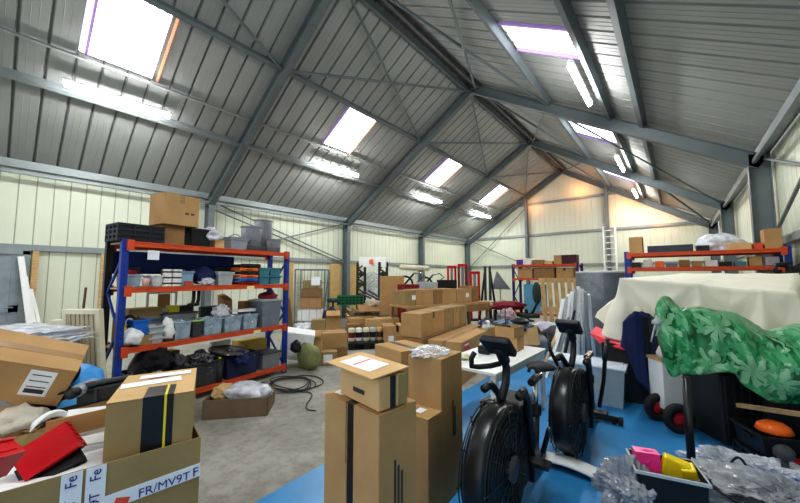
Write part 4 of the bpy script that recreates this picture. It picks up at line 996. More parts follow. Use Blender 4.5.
# cartons left of the line, on the floor
def flat_carton(lb, u, v, w_, d_, h_, rz, m, **k): 
    p = at(u, v, 0); return carton(lb, p+Vector((math.cos(rz)*w_/2-math.sin(rz)*d_/2, math.sin(rz)*w_/2+math.cos(rz)*d_/2, 0)), w_, d_, h_, rz, m, **k)
a0 = R(52)
flat_carton('brown carton with white labels and a dark taped face, left of the line of cartons', 384, 348, .62, .5, .48, a0, CARD, tape=TAPEB, axis='y', pap=[('front', -.15, .2, .12, .12), ('front', .15, .25, .08, .08)])
flat_carton('small dark square carton at the left end of the middle cartons', 346, 341, .36, .32, .40, a0, CARDD)
o = thing('long_carton', 'long pale flat carton lying behind the small square carton', 'box', gz(381, 8.9), a0+R(10)); carton_geo(o, .9, .42, .50, CARD2, tape=TAPEC)
bp_ = gz(366, 7.6)
pallet('black plastic pallet under the bundle of wrapped rolls', bp_, a0, w=.8, d=.5, m=BLK)
GR_ = 'wrapped rolls standing on the black pallet'
for i in range(5):
    o = thing('wrapped_roll', ['first', 'second', 'third', 'fourth', 'fifth'][i]+' wrapped roll from the left on the black pallet', 'roll', bp_+Vector((math.cos(a0), math.sin(a0), 0))*(-.32+.16*i)+Vector((0, 0, .146)), a0, GR_)
    MB().lathe([(0, 0), (.072, 0), (.075, .02), (.075, .27), (.06, .29), (0, .29)], n=14).build('roll_body', [CREAM, WHT, CREAM, GRYL, CARD2][i], o, smooth=True); MB().lathe([(.0765, .08), (.0765, .2)], n=14).build('dark_band', [DRED, BLK, INKB, BLK, INKB][i], o)
carton('wide brown carton lying behind the wrapped rolls', gz(361, 8.9), .66, .34, .50, a0, CARD, tape=TAPEC)
carton('broad low carton carrying the left side of the carton line', Vector((s0.x, s0.y, 0))+exl*1.0+eyl*.27, 2.0, .5, .615, al, CARDD)
# --- foam box, green bag and cartons at the rack's right end
carton('white foam box tilted beside the right end of the left rack', gz(296, 6.1, .14), .55, .38, .48, R(60), FOAM, rot=(R(6), R(10), R(55)), bev=.015, name='foam_box')
loose('green_sack', 'olive green sack standing on the floor in front of the white foam box', 'bag', MB().blob((0, 0, .20), (.48, .34, .46), .2, 2.5, 3, 71), OLIVE, loc=at(303, 370, 0)+Vector((0, .1, 0)), smooth=True)
loose('black_bag', 'black strap bag leaning on the green sack', 'bag', MB().blob((0, 0, .1), (.2, .16, .22), .25, 3, 3, 72), BLK, loc=gz(297, 5.6, .32), smooth=True)
loose('green_net', 'pale green net bundle on the floor by the white foam box', 'net', MB().blob((0, 0, .16), (.30, .3, .32), .35, 3, 3, 73), mat('pale_green', (.42, .48, .25)), loc=gz(311, 6.0), smooth=True)
flat_carton('brown carton on the floor right of the green sack', 322, 360, .48, .4, .50, R(58), CARD, tape=TAPEC)
flat_carton('low dark red-brown carton at the right of the group by the green sack', 333, 360, .28, .24, .22, R(58), CARDD)
o = flat_carton('small carton with a white label lying before the brown carton', 321, 366, .28, .2, .24, R(52), CARDO, pap=[('front', -.02, .12, .16, .15)])
carton('pale crumpled carton between the green sack and the brown carton', gz(318, 6.5), .25, .25, .42, R(35), CARD2, open_=True, flaps=[('f', .4), ('l', .6), ('b', 1.2)])
plank('brown board leaning between the rack end and the white foam box', gz(294, 7.2), gz(286, 6.5, 1.15), .16, .02, CARDD, name='wooden_board', cat='board')
# cable coil on the floor
cc0 = at(293, 384, 0); mb = MB(); rr = random.Random(5)
for k in range(5):
    ox, oy, r1, r2, ph = rr.uniform(-.08, .08), rr.uniform(-.08, .08), rr.uniform(.26, .42), rr.uniform(.22, .36), rr.uniform(0, 6)
    mb.tube([(ox+r1*math.cos(a+ph)+.03*math.sin(3*a), oy+r2*math.sin(a+ph)+.03*math.cos(2*a+k), .012+.008*k) for a in [i*2*PI/36 for i in range(36)]], .008, 6, closed=True)
mb.tube([(.3+.09*i, -.25+.18*math.sin(i*.6), .01) for i in range(10)], .007, 6); mb.tube([(-.3-.05*i, -.3-.03*i+.08*math.sin(i*.9), .01) for i in range(9)], .007, 6)
loose('cable_coil', 'grey cable coiled loosely on the concrete floor in the aisle', 'cable', mb, DGR, loc=cc0, smooth=True)
# ------------------------------------------------------------------ back right: red machines, small rack, ladder
for i, (u, d, h_) in enumerate(((452, 13.6, 2.05), (463, 12.9, 2.1), (475, 12.2, 1.8))):
    o = thing('red_jack_stand', ['left', 'middle', 'right'][i]+' red and steel press standing near the back-left corner', 'machine', gz(u, d), R(40))
    for s in (-1, 1): MB().bar((s*.15, 0, 0), (s*.15, 0, h_), .08).build('upright', RED if i != 1 else DRED, o)
    MB().bb(-.19, .19, -.06, .06, h_-.1, h_).build('cross_head', RED, o); MB().bb(-.19, .19, -.06, .06, .8, .9).build('table', DRED, o)
    MB().cyl((0, 0, .9), (0, 0, h_-.1), .05).build('ram', GRY, o); MB().bb(-.22, .22, -.2, .2, 0, .06).build('base', BLK, o)
o = thing('tripod_stand', 'black steel A-frame stand in front of the back wall', 'stand', gz(488, 11.2), R(40))
for s in (-1, 1): MB().bar((s*.32, 0, 0), (s*.08, 0, 1.85), .06).build('leg', BLK, o); MB().bar((s*.08, 0, .8), (s*.08, 0, 1.95), .07).build('post', DGR, o)
MB().bb(-.24, .24, -.03, .03, .5, .56).build('crossbar', BLK, o)
o = thing('engine_hoist', 'low dark red machine with red arms behind the packing bench', 'machine', gz(508, 9.2), R(46))
MB().blob((0, 0, .80), (.95, .4, .28), .3, 3.5, 3, 81).build('red_cover', mat('crimson', (.20, .008, .02), .5), o, smooth=True)
for x in (-.45, .45): MB().bar((x, -.2, 0), (x, -.15, .7), .06).build('leg', BLK, o); MB().bar((x, .2, 0), (x, .15, .7), .06).build('leg', BLK, o)
MB().bb(-.6, .6, -.3, .3, .38, .42).build('lower_shelf', DGR, o)
loose('grey_fabric', 'grey pointed fabric cover propped above the red machine', 'cloth', MB().prism([(-.28, 0, 0), (.35, 0, -.02), (.12, 0, .28), (-.10, 0, .60)], (0, .12, 0)).cyl((0, .06, 0), (0, .06, -1.17), .02), GRY, loc=gz(501, 11.2, 1.18), rz=R(40))
for i, (u, d, z, sz, m, lb) in enumerate(((498, 10.3, .0, (.7, .4, .45), GRY, 'grey metal equipment heap under the red machine'), (508, 8.9, .45, (.35, .3, .3), mat('pinkish', (.55, .40, .42)), 'pale pink bundle in front of the red machine'), (490, 8.7, 0, (.55, .4, .5), DGR, 'dark grey equipment heap right of the packing bench'))):
    loose('equipment_heap' if i != 1 else 'cloth_bundle', lb, 'equipment' if i != 1 else 'cloth', MB().blob((0, 0, sz[2]/2), sz, .35, 3, 3, 90+i), m, loc=gz(u, d, z))
# small rack R2
r2o = gz(514, 10.5); r2 = rack('storage_rack', 'small rack with cartons on top before the back wall', r2o, 0, 1.85, .6, 2.0, [.5, 1.55, 1.97], up=mat('upright_violet', (.04, .03, .16)), cols=None)
zt = 1.98
for i, (x, w_, h_, m, lb) in enumerate(((.18, .20, .16, PURP, 'small violet box at the left end of the small rack top'), (.42, .26, .20, WHT, 'white box on the small rack top'), (.72, .30, .14, CARDD, 'open brown carton on the small rack top'), (1.05, .22, .10, CARD2, 'flat pale carton on the small rack top'), (1.32, .22, .26, CARD, 'brown carton near the right end of the small rack top'), (1.62, .40, .26, mat('maroon', (.06, .012, .02)), 'dark maroon box at the right end of the small rack top'))):
    carton(lb, r2o+Vector((x, .25, zt)), w_, .35, h_, 0, m)
for i, (x, w_, h_, m, lb) in enumerate(((.35, .45, .30, CARD, 'brown carton at the left of the small rack middle shelf'), (.92, .60, .32, CARDD, 'wide carton in the middle shelf of the small rack'), (1.50, .45, .30, CARD, 'brown carton with black mark at the right of the middle shelf'))):
    carton(lb, r2o+Vector((x, .25, 1.56)), w_, .4, h_, 0, m, tape=TAPEB if i == 2 else TAPEC, axis='y')
carton('light blue box leaning inside the small rack', r2o+Vector((.60, .2, .51)), .62, .25, .85, 0, mat('sky_box', (.12, .33, .50)))
o = thing('office_chair', 'dark green padded chair in front of the small rack', 'chair', gz(537, 9.0), R(-50))
MB().blob((0, 0, 1.15), (.52, .12, .62), .05, 2, 3, 3, flat=False).build('backrest', mat('chair_green', (.02, .045, .04), .8), o, smooth=True); MB().bb(-.25, .25, -.5, -.03, .50, .60).build('seat', mat('chair_green', (.02, .045, .04)), o, bevel=.03)
MB().cyl((0, -.26, .1), (0, -.26, .5), .03).build('column', BLK, o); MB().bar((0, -.2, .5), (0, .04, .95), .05).build('back_post', BLK, o)
for k in range(5): MB().bar((0, -.26, .1), (.3*math.cos(k*1.257), -.26+.3*math.sin(k*1.257), .05), .04).build('foot', BLK, o)
pl_ = pallet('pine pallet stood on edge against the small rack', gz(562, 8.4), 0, w=1.1, d=1.55, m=WOOD, rot=(R(83), 0, R(38))); pl_.location.z = .78
# ladder on the gable
o = thing('ladder', 'white aluminium ladder leaning on the back wall above the tank', 'ladder', (7.75, GY-.62, 0), rot=(R(-3), 0, 0))
for s in (-1, 1): MB().bb(s*.24-.035, s*.24+.035, -.03, .03, 0, 4.0).build('stile', WHT, o)
for k in range(13): MB().cyl((-.24, 0, .3+.29*k), (.24, 0, .3+.29*k), .02, n=8).build('rung', WHT, o)
# grey tank
o = thing('wrapped_tank', 'large grey cylindrical tank wrapped in film, dust sheet beside it', 'tank', gz(601, 7.1), 0)
MB().lathe([(0, 0), (.47, 0), (.47, 1.68), (.44, 1.70), (0, 1.70)], n=40).build('tank_body', mat('tank_grey', (.17, .19, .205), .45, bump=.15, bscale=5), o, smooth=False)
MB().lathe([(.462, 1.66), (.468, 1.71), (.3, 1.725), (0, 1.72)], n=40).build('film_cap', GRYL, o, smooth=True)
MB().grid(lambda a, b: Vector((.475*math.cos(-2.2+a*.9), .475*math.sin(-2.2+a*.9), 1.70-b*(.5+.9*a*(1-a)))), 14, 8).build('film_flap', clear_mat('thin_film', (.5, .55, .6), .25), o, smooth=True)
# row of white wrapped profiles
WP = 'white wrapped profiles leaning in a bundle beside the tank'
for i in range(9):
    b = gz(548+i*5.5, 5.6+.12*i); t = gz(563+i*3.2, 6.2, 1.42-.05*abs(i-5)); 
    loose('wrapped_profile', ['first', 'second', 'third', 'fourth', 'fifth', 'sixth', 'seventh', 'eighth', 'ninth'][i]+' wrapped profile from the left in the bundle beside the tank', 'profile', MB().bar(b, t, .06, .04, (1, 1, 0)), (WHT, GRYL, FOAM)[i % 3], group=WP)
for i, (m, lb) in enumerate(((CARD2, 'pale wood'), (WHT, 'white'), (GRY, 'grey'), (BLK, 'black'), (GRYL, 'silver'))):
    b = gz(536+i*7, 5.3); t = gz(556+i*6, 6.0, .62+.12*i)
    loose('trim_length', lb+' trim length leaning in the bundle on the blue floor', 'trim', MB().bar(b, t, .05, .03, (1, 1, 0)), m, group='trim lengths leaning before the white profiles')
loose('plastic_sack', 'pale lilac plastic sack on the floor between the cartons and the profiles', 'bag', MB().blob((0, 0, .30), (.95, .55, .66), .22, 2.2, 4, 101, crinkle=True), mat('lilac_film', (.50, .50, .60), .35, bump=.5), loc=gz(549, 7.25), smooth=True)
loose('bin_bag', 'dark bag lying right of the lilac sack', 'bag', MB().blob((0, 0, .2), (.6, .4, .4), .2, 2.5, 3, 102), DGR, loc=gz(559, 6.6, .25), smooth=True)
# open carton with clutter
o = carton('large open carton full of clothing between the long carton and the lilac sack', gz(511, 6.8), .80, .55, .62, R(50), CARD2, open_=True, flaps=[('r', -.9), ('f', -1.3)])
loose('clothing', 'blue and black garments heaped in the large open carton', 'clothing', MB().blob((0, 0, 0), (.75, .5, .26), .35, 3, 3, 103), mat('mixed_cloth', (.02, .03, .05), .8, scale=9, col2=(.20, .30, .40), sharp=True), loc=gz(511, 6.8, .60), smooth=True)
loose('black_hat', 'black cap on the garments of the open carton', 'hat', MB().blob((0, 0, 0), (.4, .3, .14), .1, 2, 3, 104), BLK, loc=gz(519, 6.6, .72), smooth=True)
loose('shoe_bag', 'white and navy bundle at the far end of the long carton', 'bag', MB().blob((0, 0, .06), (.26, .2, .18), .3, 3, 3, 105), mat('white_navy', (.02, .03, .10), .6, scale=8, col2=(.8, .8, .8), sharp=True), loc=gz(484, 6.3, .63), smooth=True)

# ------------------------------------------------------------------ white table with boxes
tf, tr = at(496, 374, .72), at(546, 348.5, .72)
at_ = math.atan2((tr-tf).y, (tr-tf).x); TL, TD = (tr-tf).length, .68
ext_ = Vector((math.cos(at_), math.sin(at_), 0)); eyt = Vector((-math.sin(at_), math.cos(at_), 0))
tc0 = tf+ext_*TL/2+eyt*TD/2; tc0.z = 0
T = thing('table', 'white rectangular table with two small cartons on it behind the front exercise bike', 'table', tc0, at_)
MB().bb(-TL/2, TL/2, -TD/2, TD/2, .69, .72).build('table_top', WHT, T, bevel=.005)
for sx in (-1, 1):
    for sy in (-1, 1): MB().bb(sx*(TL/2-.04)-.025, sx*(TL/2-.04)+.025, sy*(TD/2-.04)-.025, sy*(TD/2-.04)+.025, .004, .69).build('leg', WHT, T, bevel=.003)
for sy in (-1, 1): MB().bb(-TL/2+.07, TL/2-.07, sy*(TD/2-.04)-.012, sy*(TD/2-.04)+.012, .62, .69).build('apron', WHT, T)
def ot(x, y, z=.722): return tc0+ext_*x+eyt*y+Vector((0, 0, z))
carton('lower small carton on the white table', ot(.38, -.02), .26, .26, .155, at_+R(4), CARD, tape=None)
carton('upper small open carton stacked on the white table', ot(.38, -.02, .88), .25, .25, .12, at_-R(6), CARD, open_=True, flaps=[])
loose('desk_stand', 'black stand rod rising from the upper carton on the table', 'stand', MB().cyl((0, 0, 0), (0, 0, .24), .006, n=6).blob((0, 0, .0), (.12, .08, .06), .2, 2, 2, 3), BLK, loc=ot(.36, .02, .99))
loose('white_bundle', 'white plastic bundle on the table left of the small cartons', 'bag', MB().blob((0, 0, .05), (.26, .18, .12), .3, 3, 3, 106), FOAM, loc=ot(.15, .12), smooth=True)
loose('black_case', 'small black case on the table behind the console', 'case', MB().bb(-.11, .11, -.07, .07, 0, .09), BLK, loc=ot(.02, .10), rz=at_, bevel=.015)
loose('wadding', 'yellowish tissue lying at the left end of the white table', 'paper', MB().blob((0, 0, .03), (.16, .14, .06), .3, 3, 3, 107), mat('tissue', (.70, .68, .45)), loc=ot(-.42, .16), smooth=True)
loose('black_box', 'black flat box under the white table on the blue floor', 'box', MB().bb(-.3, .3, -.2, .2, 0, .16), BLK, loc=ot(.30, .0, .005), rz=at_, bevel=.01)
# ------------------------------------------------------------------ air bikes
def air_bike(label, loc, rz, seat=True, loop=True):
    o = thing('exercise_bike', label, 'exercise bike', loc, rz); zc, rw = .425, .342
    cx = 0.
    MB().lathe([(rw-.03, -.075), (rw, -.062), (rw+.008, -.035), (rw+.008, .035), (rw, .062), (rw-.03, .075)], (cx, 0, zc), 44, M=Matrix.Rotation(PI/2, 3, 'X')).build('wheel_rim', BLKM, o, smooth=True, solid=.006)
    for s in (-1, 1):
        mb = MB()
        for k in range(9):
            r_ = .07+k*.036
            mb.tube([(cx+r_*math.cos(a), s*(.078+.022*math.cos(r_/rw*1.5)), zc+r_*math.sin(a)) for a in [i*2*PI/36 for i in range(36)]], .0045, 5, closed=True)
        for k in range(12):
            a = k*PI/6; mb.tube([(cx+r_*math.cos(a), s*(.081+.022*math.cos(r_/rw*1.5)), zc+r_*math.sin(a)) for r_ in (.06, .16, .27, .375)], .005, 5)
        mb.build('wire_guard', BLKM, o, smooth=True)
        MB().lathe([(0, s*.12), (.075, s*.12), (.08, s*.07)], (cx, 0, zc), 24, M=Matrix.Rotation(-PI/2, 3, 'X')).build('hub_cap', DGR, o, smooth=True)
    for k in range(12):
        a = k*PI/6; c_, s_ = math.cos(a), math.sin(a)
        MB().prism([(cx+.07*c_, -.05, zc+.07*s_), (cx+.33*c_, -.05, zc+.33*s_), (cx+.33*c_-.03*s_, .05, zc+.33*s_+.03*c_), (cx+.07*c_, .05, zc+.07*s_)], (-.003*s_, 0, .003*c_)).build('fan_blade', DGR, o)
    # frame
    MB().tube([(-.20, 0, .07), (-.02, .0, .07), (.45, 0, .13), (.92, 0, .09), (1.04, 0, .06)], .038, 10).build('main_boom', BLKM, o, smooth=True)
    for x, w_ in ((-.22, .27), (1.05, .23)):
        MB().tube([(x, -w_, .05), (x, w_, .05)], .035, 12).build('stabilizer', BLKM, o, smooth=True)
        for s in (-1, 1): MB().cyl((x, s*w_, .05), (x, s*(w_+.035), .05), .042, n=14).build('end_cap', RUB, o); 
        for s in (-1, 1): MB().cyl((x, s*w_*.8, .0), (x, s*w_*.8, .03), .022, n=10).build('foot', RUB, o)
    for s in (-1, 1): MB().tube([(.10, s*.12, .83), (.20, s*.115, .84), (.32, s*.10, .74), (.42, s*.09, .45), (.46, s*.07, .14)], .028, 10).build('side_fork', BLKM, o, smooth=True)
    # housing between wheel and crank
    MB().prism([(.30, -.075, .14), (.62, -.075, .14), (.66, -.075, .34), (.46, -.075, .52), (.34, -.075, .72), (.26, -.075, .70)], (0, .15, 0)).build('chain_case', BLK, o, bevel=.03)
    MB().tube([(.10, 0, .78), (.19, 0, .87), (.21, 0, .97), (.15, 0, 1.07), (.07, 0, 1.12)], .027, 12).build('mast', BLKM, o, smooth=True)
    cs = thing('console', None, None, (.06, 0, 1.145), rot=(0, R(38), 0)); cs.parent = o; cs.scale = (.85, .85, .75)
    MB().bb(-.10, .12, -.12, .12, -.03, .035).build('console_shell', BLK, cs, bevel=.02); MB().bb(-.07, .07, -.085, .085, .0345, .038).build('display', mat('lcd', (.05, .06, .07), .12), cs)
    for k in range(4): MB().cyl((.095, -.06+.04*k, .03), (.095, -.06+.04*k, .039), .009, n=10).build('console_button', GRY, cs)
    MB().tube([(.18, 0, 1.02), (.12, 0, 1.09), (.07, 0, 1.13)], .038, 10).build('console_neck', BLK, o, smooth=True)
    if loop:
        MB().tube([(.18, .03, 1.00), (.15, .09, .98), (.11, .16, .97), (.06, .19, .98), (.04, .18, 1.04), (.05, .16, 1.08)], .018, 10).build('handlebar', RUB, o, smooth=True)
    for s in (-1, 1):
        MB().tube([(.52, s*.14, .33), (.50, s*.19, .60), (.30, s*.24, .86), (.34, s*.26, 1.02)] if not loop else [(.52, s*.14, .33), (.48, s*.18, .45), (.40, s*.22, .55)], .018, 10).build('moving_arm', BLKM, o, smooth=True)
        MB().bar((.50, s*.11, .30), (.50+s*.16, s*.12, .30-s*.04), .035, .02).build('crank', DGR, o)
        MB().box((.50+s*.17, s*.18, .30-s*.04), (.10, .11, .03)).build('pedal', BLK, o, bevel=.006)
    MB().cyl((.5, -.09, .30), (.5, .09, .30), .10, n=24).build('chainring', BLKM, o)
    MB().tube([(.78, 0, .11), (.84, 0, .50)], .036, 12).build('seat_tube', BLKM, o, smooth=True)
    MB().cyl((.835, 0, .46), (.845, 0, .54), .048, n=16).build('clamp_collar', BLK, o); MB().cyl((.84, .04, .5), (.84, .10, .5), .02, n=10).build('knob', RUB, o)
    MB().tube([(.838, 0, .50), (.862, 0, .72)], .026, 12).build('seat_post', CHROME, o, smooth=True)
    MB().bar((.76, 0, .735), (1.0, 0, .745), .05, .045).build('slide_rail', CHROME, o, bevel=.004); MB().cyl((.75, 0, .735), (.757, 0, .735), .03, n=14).build('rail_cap', BLK, o)
    if seat:
        s_ = MB(); s_.grid(lambda a, b: Vector((.80+.27*a, (b-.5)*2*(.035+.085*min(1, (a*1.25)**1.6)), .80+.045*math.sin(PI*min(max(b, .001), .999))**.5*1.0-.01*a)), 14, 12)
        s_.build('seat', RUB, o, smooth=True, solid=.02); MB().cyl((.92, 0, .755), (.92, 0, .80), .02).build('seat_clamp', CHROME, o)
    return o
b1 = gz(493, 2.16); air_bike('front air exercise bike, its fan wheel beside the tall plain carton', b1, R(92))
b2 = gz(566, 3.0); air_bike('second air exercise bike behind, next to the clear storage box', b2, R(90), seat=False, loop=False)
# white foam strip & black bits on the floor
loose('foam_strip', 'long white foam strip lying on the blue floor behind the front bike', 'packaging', MB().grid(lambda a, b: Vector((a*.85, (b-.5)*.16, .05+.03*math.cos((b-.5)*3)+.02*math.sin(a*7))), 16, 6), FOAM, loc=at(545, 463, .0), rz=R(0), smooth=True, solid=.02)
# ------------------------------------------------------------------ clear storage box
sb = tub('clear storage box with white lid on the blue floor, yellow item inside', gz(585, 4.5), .86, .50, .46, clear_mat('clear_box', (.62, .72, .80), .38, 0), rz=R(2), lid=mat('lid_pale', (.70, .76, .84), .35), handles=True, taper=.92)
loose('yellow_duster', 'yellow item inside the clear storage box', 'cloth', MB().blob((0, 0, 0), (.24, .16, .16), .4, 3, 3, 110), YEL, loc=gz(594, 4.42, .20))
loose('grey_parts', 'grey parts inside the clear storage box', 'parts', MB().blob((0, 0, 0), (.34, .26, .2), .4, 3, 3, 111), GRY, loc=gz(576, 4.65, .14))
# ------------------------------------------------------------------ draped covers, right-hand side
def drape(name, label, cat, top, hem, m, group=None, flare=.10, fold=.05, freq=None, sag=.0, peaks=None, ns=160, nr=16, nt=10, seed=0, solid=.004, spikes=()):
    """top: closed loop of 3-D points (the supported outline); hem: hem height for each of them. The cloth falls from the outline in folds."""
    n = len(top); T_ = [Vector(p) for p in top]; c = sum(T_, Vector())/n
    if freq is None: freq = 9
    ln = [(T_[(i+1) % n]-T_[i]).length for i in range(n)]; tot = sum(ln); acc = [0]
    for l_ in ln: acc.append(acc[-1]+l_)
    def out(s):
        q = (s % 1.)*tot
        for i in range(n):
            if acc[i+1] >= q-1e-9: f_ = (q-acc[i])/ln[i]; break
        a, b = T_[i], T_[(i+1) % n]; p = a.lerp(b, f_); h_ = hem[i]*(1-f_)+hem[(i+1) % n]*f_
        p.z -= sag*math.sin(PI*f_)
        return p, h_
    # outward directions smoothed
    def fn(a, b):
        p, h_ = out(a)
        if b < .36:
            k = b/.36; q = c.lerp(p, k); q.z += 0.012*noise.noise(Vector((q.x*3, q.y*3, seed))); return q
        k = (b-.36)/.64
        q0, _ = out(a-.012); q1, _ = out(a+.012); tg = (q1-q0); nrm = Vector((tg.y, -tg.x, 0)); nrm = nrm.normalized() if nrm.length > 1e-6 else Vector((1, 0, 0))
        if nrm.dot(Vector((p.x-c.x, p.y-c.y, 0))) < 0: nrm = -nrm
        drop = p.z-h_; z = p.z-drop*k
        ph = a*freq*2*PI+seed
        w = .5+.5*math.sin(ph+1.3*math.sin(a*17+seed)); w = w**1.6
        if peaks is not None:
            # folds fan out from the propped corners, the cloth swags back between them
            best = None
            for pi_ in peaks:
                dx_ = ((a % 1.)*tot-acc[pi_]); dx_ -= tot*round(dx_/tot)
                if best is None or abs(dx_) < abs(best): best = dx_
            dz_ = drop*k+.06; ang = math.atan2(best, dz_); rr_ = math.hypot(best, dz_)
            fan = .5+.5*math.cos(ang*8.5+.6*noise.noise(Vector((a*9, k*2, seed))))
            w = fan**1.5*min(1., rr_*1.6)*math.exp(-rr_*.35)-.55*min(1, abs(best)*1.5)*math.sin(min(1, k*1.6)*PI/2)
        q = p+nrm*(flare*k*drop+fold*w*(k**.8)*min(1.4, drop+.2)+.02*k); q.z = z
        q += nrm*.02*noise.noise(Vector((p.x*4, p.y*4, z*4+seed)))
        q.x = min(q.x, W-.05)
        return q
    mb = MB(); V = []
    rows = [i/nt*.36 for i in range(1, nt+1)]+[.36+.64*(i/nr) for i in range(1, nr+1)]
    cv = mb._v(c); ring = [[mb._v(fn(i/ns, b)) for i in range(ns)] for b in rows]
    for i in range(ns): mb._f([cv, ring[0][i], ring[0][(i+1) % ns]])
    for A_, B2 in zip(ring, ring[1:]):
        for i in range(ns): mb._f([A_[i], A_[(i+1) % ns], B2[(i+1) % ns], B2[i]])
    return loose(name, label, cat, mb, m, group=group, smooth=True, solid=solid)
def P(u, v, d): return pd(u, v, d)
# big white cover
topW = [P(620, 278, 4.6), P(660, 280.5, 4.25), P(698, 284, 3.98), P(730, 288, 3.8), P(761, 290, 3.6), P(797, 292, 3.42), P(798, 273, 3.95), P(760, 273, 4.35), P(720, 273, 4.75), P(682, 273, 5.1), P(650, 276, 5.1)]
drape('dust_sheet', 'large off-white dust sheet covering a long machine on the right', 'cover', topW, [.78, .55, .45, .4, .4, .4, .5, .5, .5, .6, .8], COVER, flare=.08, fold=.25, freq=12, sag=.01, seed=1, ns=420, nr=30, peaks=(0, 2, 4, 5, 7, 9))
o = thing('covered_machine', 'grey machine legs under the off-white dust sheet', 'machine', gz(712, 4.25), R(-8))
for x in (-.65, .6):
    for y in (-.2, .2): MB().bar((x, y, 0), (x, y, 1.3), .08).build('leg', DGR, o)
MB().bb(-.7, .65, -.24, .24, .45, 1.25).build('machine_body', DGR, o)
# tail of the sheet at its left end, spreading to the floor side
drape('dust_sheet_tail', 'left skirt of off-white sheet spread over a low box beside the tank', 'cover', [P(597, 312, 4.9), P(618, 296, 4.7), P(640, 300, 4.4), P(650, 315, 4.5), P(640, 305, 5.1), P(612, 300, 5.2)], [1.0, .78, .62, .62, .8, 1.0], COVER, flare=.15, fold=.08, freq=6, seed=3)
# red and black things under it
loose('red_sheet', 'red-pink plastic sheet sticking out below the off-white dust sheet', 'sheet', MB().prism([P(590, 333, 4.7), P(596, 326, 4.8), P(640, 346, 4.2), P(636, 352, 4.1), P(600, 343, 4.5)], (0, .02, -.02)), mat('coral', (.70, .05, .08), .4))
carton('black box on the floor below the red sheet behind the clear storage box', gz(624, 4.5), .55, .45, .72, R(5), BLK, name='black_box')
# blue cover
topB = [P(623, 322, 4.0), P(634, 311, 3.95), P(650, 314, 3.95), P(655, 318, 4.1), P(642, 311, 4.25), P(630, 314, 4.25)]
drape('blue_cover', 'navy blue cover draped over a post beside the green tarpaulin', 'cover', topB, [.75, .35, .12, .12, .5, .9], mat('navy_cover', (.008, .018, .09), .6, bump=.3, bscale=8), flare=.01, fold=.05, freq=6, seed=2)
loose('cover_post', 'post under the navy blue cover', 'post', MB().cyl(gz(644, 3.98), gz(644, 3.98, 1.12), .05), BLK)
# white box trolley with two wheels
wt = thing('box_trolley', 'white box trolley on two red-hubbed black wheels by the green tarpaulin', 'trolley', gz(664, 3.78), R(35))
MB().bb(-.14, .17, -.12, .12, .13, .66).build('trolley_box', WHT, wt, bevel=.008); MB().bb(-.15, .18, -.13, .13, .66, .69).build('wooden_rim', WOOD, wt)
MB().tube([(.10, .1, .6), (.12, .10, .76), (.12, -.10, .76), (.10, -.1, .6)], .010, 8).build('handle', BLKM, wt, smooth=True)
for sx in (0,):
    MB().cyl((-.14, -.30, .145), (-.14, .10, .145), .012, n=8).build('axle', DGR, wt)
for yy, in ((-.30,), (.0,)):
    w_ = thing('wheel', None, None, (-.14, yy-.02, .148)); w_.parent = wt; M_ = Matrix.Rotation(PI/2, 3, 'X')
    MB().lathe([(.075, -.035), (.125, -.04), (.145, -.02), (.145, .02), (.125, .04), (.075, .035), (.075, -.035)], n=30, M=M_).build('tyre', RUB, w_, smooth=True)
    MB().lathe([(0, -.02), (.03, -.035), (.05, -.015), (.08, -.02), (.08, .02), (.05, .015), (.03, .035), (0, .02)], n=20, M=M_).build('hub', mat('hub_red', (.50, .02, .03), .4), w_, smooth=True)
# black bin under the tarp
bb0 = gz(727, 3.42); o = thing('black_bin', 'large black ribbed bin on the blue floor under the green tarpaulin', 'bin', bb0, R(36))
mb = MB(); mb.box((0, 0, .36), (.68, .52, .72), taper=.86); mb.build('bin_body', mat('bin_black', (.028, .03, .032), .5), o, bevel=.03)
for i in range(9): MB().bar((-.26+.065*i, -.226, .03), (-.30+.075*i, -.262, .66), .014, .012).build('rib', mat('bin_rib', (.045, .047, .05), .5), o)
MB().bb(-.36, .36, -.28, .28, .66, .72).build('rim', BLK, o, bevel=.012); MB().bb(-.12, .12, -.275, -.25, .56, .60).build('grip', DGR, o, bevel=.006)
# green tarp, a lofted sheet: columns left to right; front hem, front brow, crest, back
def loft(cols, nu=90, nv=46, amp=.02, seed=0):
    n = len(cols); m_ = len(cols[0])
    def cr(p0_, p1_, p2_, p3_, t): return .5*((2*p1_)+(p2_-p0_)*t+(2*p0_-5*p1_+4*p2_-p3_)*t*t+(3*p1_-p0_-3*p2_+p3_)*t**3)
    def sp(L, s):
        k = s*(len(L)-1); i = min(int(k), len(L)-2); t = k-i
        return cr(L[max(i-1, 0)], L[i], L[i+1], L[min(i+2, len(L)-1)], t)
    def fn(a, b):
        q = sp([sp([Vector(x) for x in c_], b) for c_ in cols], a)
        k = noise.noise(Vector((a*11, b*7, seed)))*1.0+.6*noise.noise(Vector((a*26, b*13, seed+4)))+.7*math.sin(a*38+b*9+3*noise.noise(Vector((a*4, b*4, 2))))*b*(1-b)*2
        return q+Vector((.3, -1, .35)).normalized()*amp*k
    return MB().grid(fn, nu, nv)
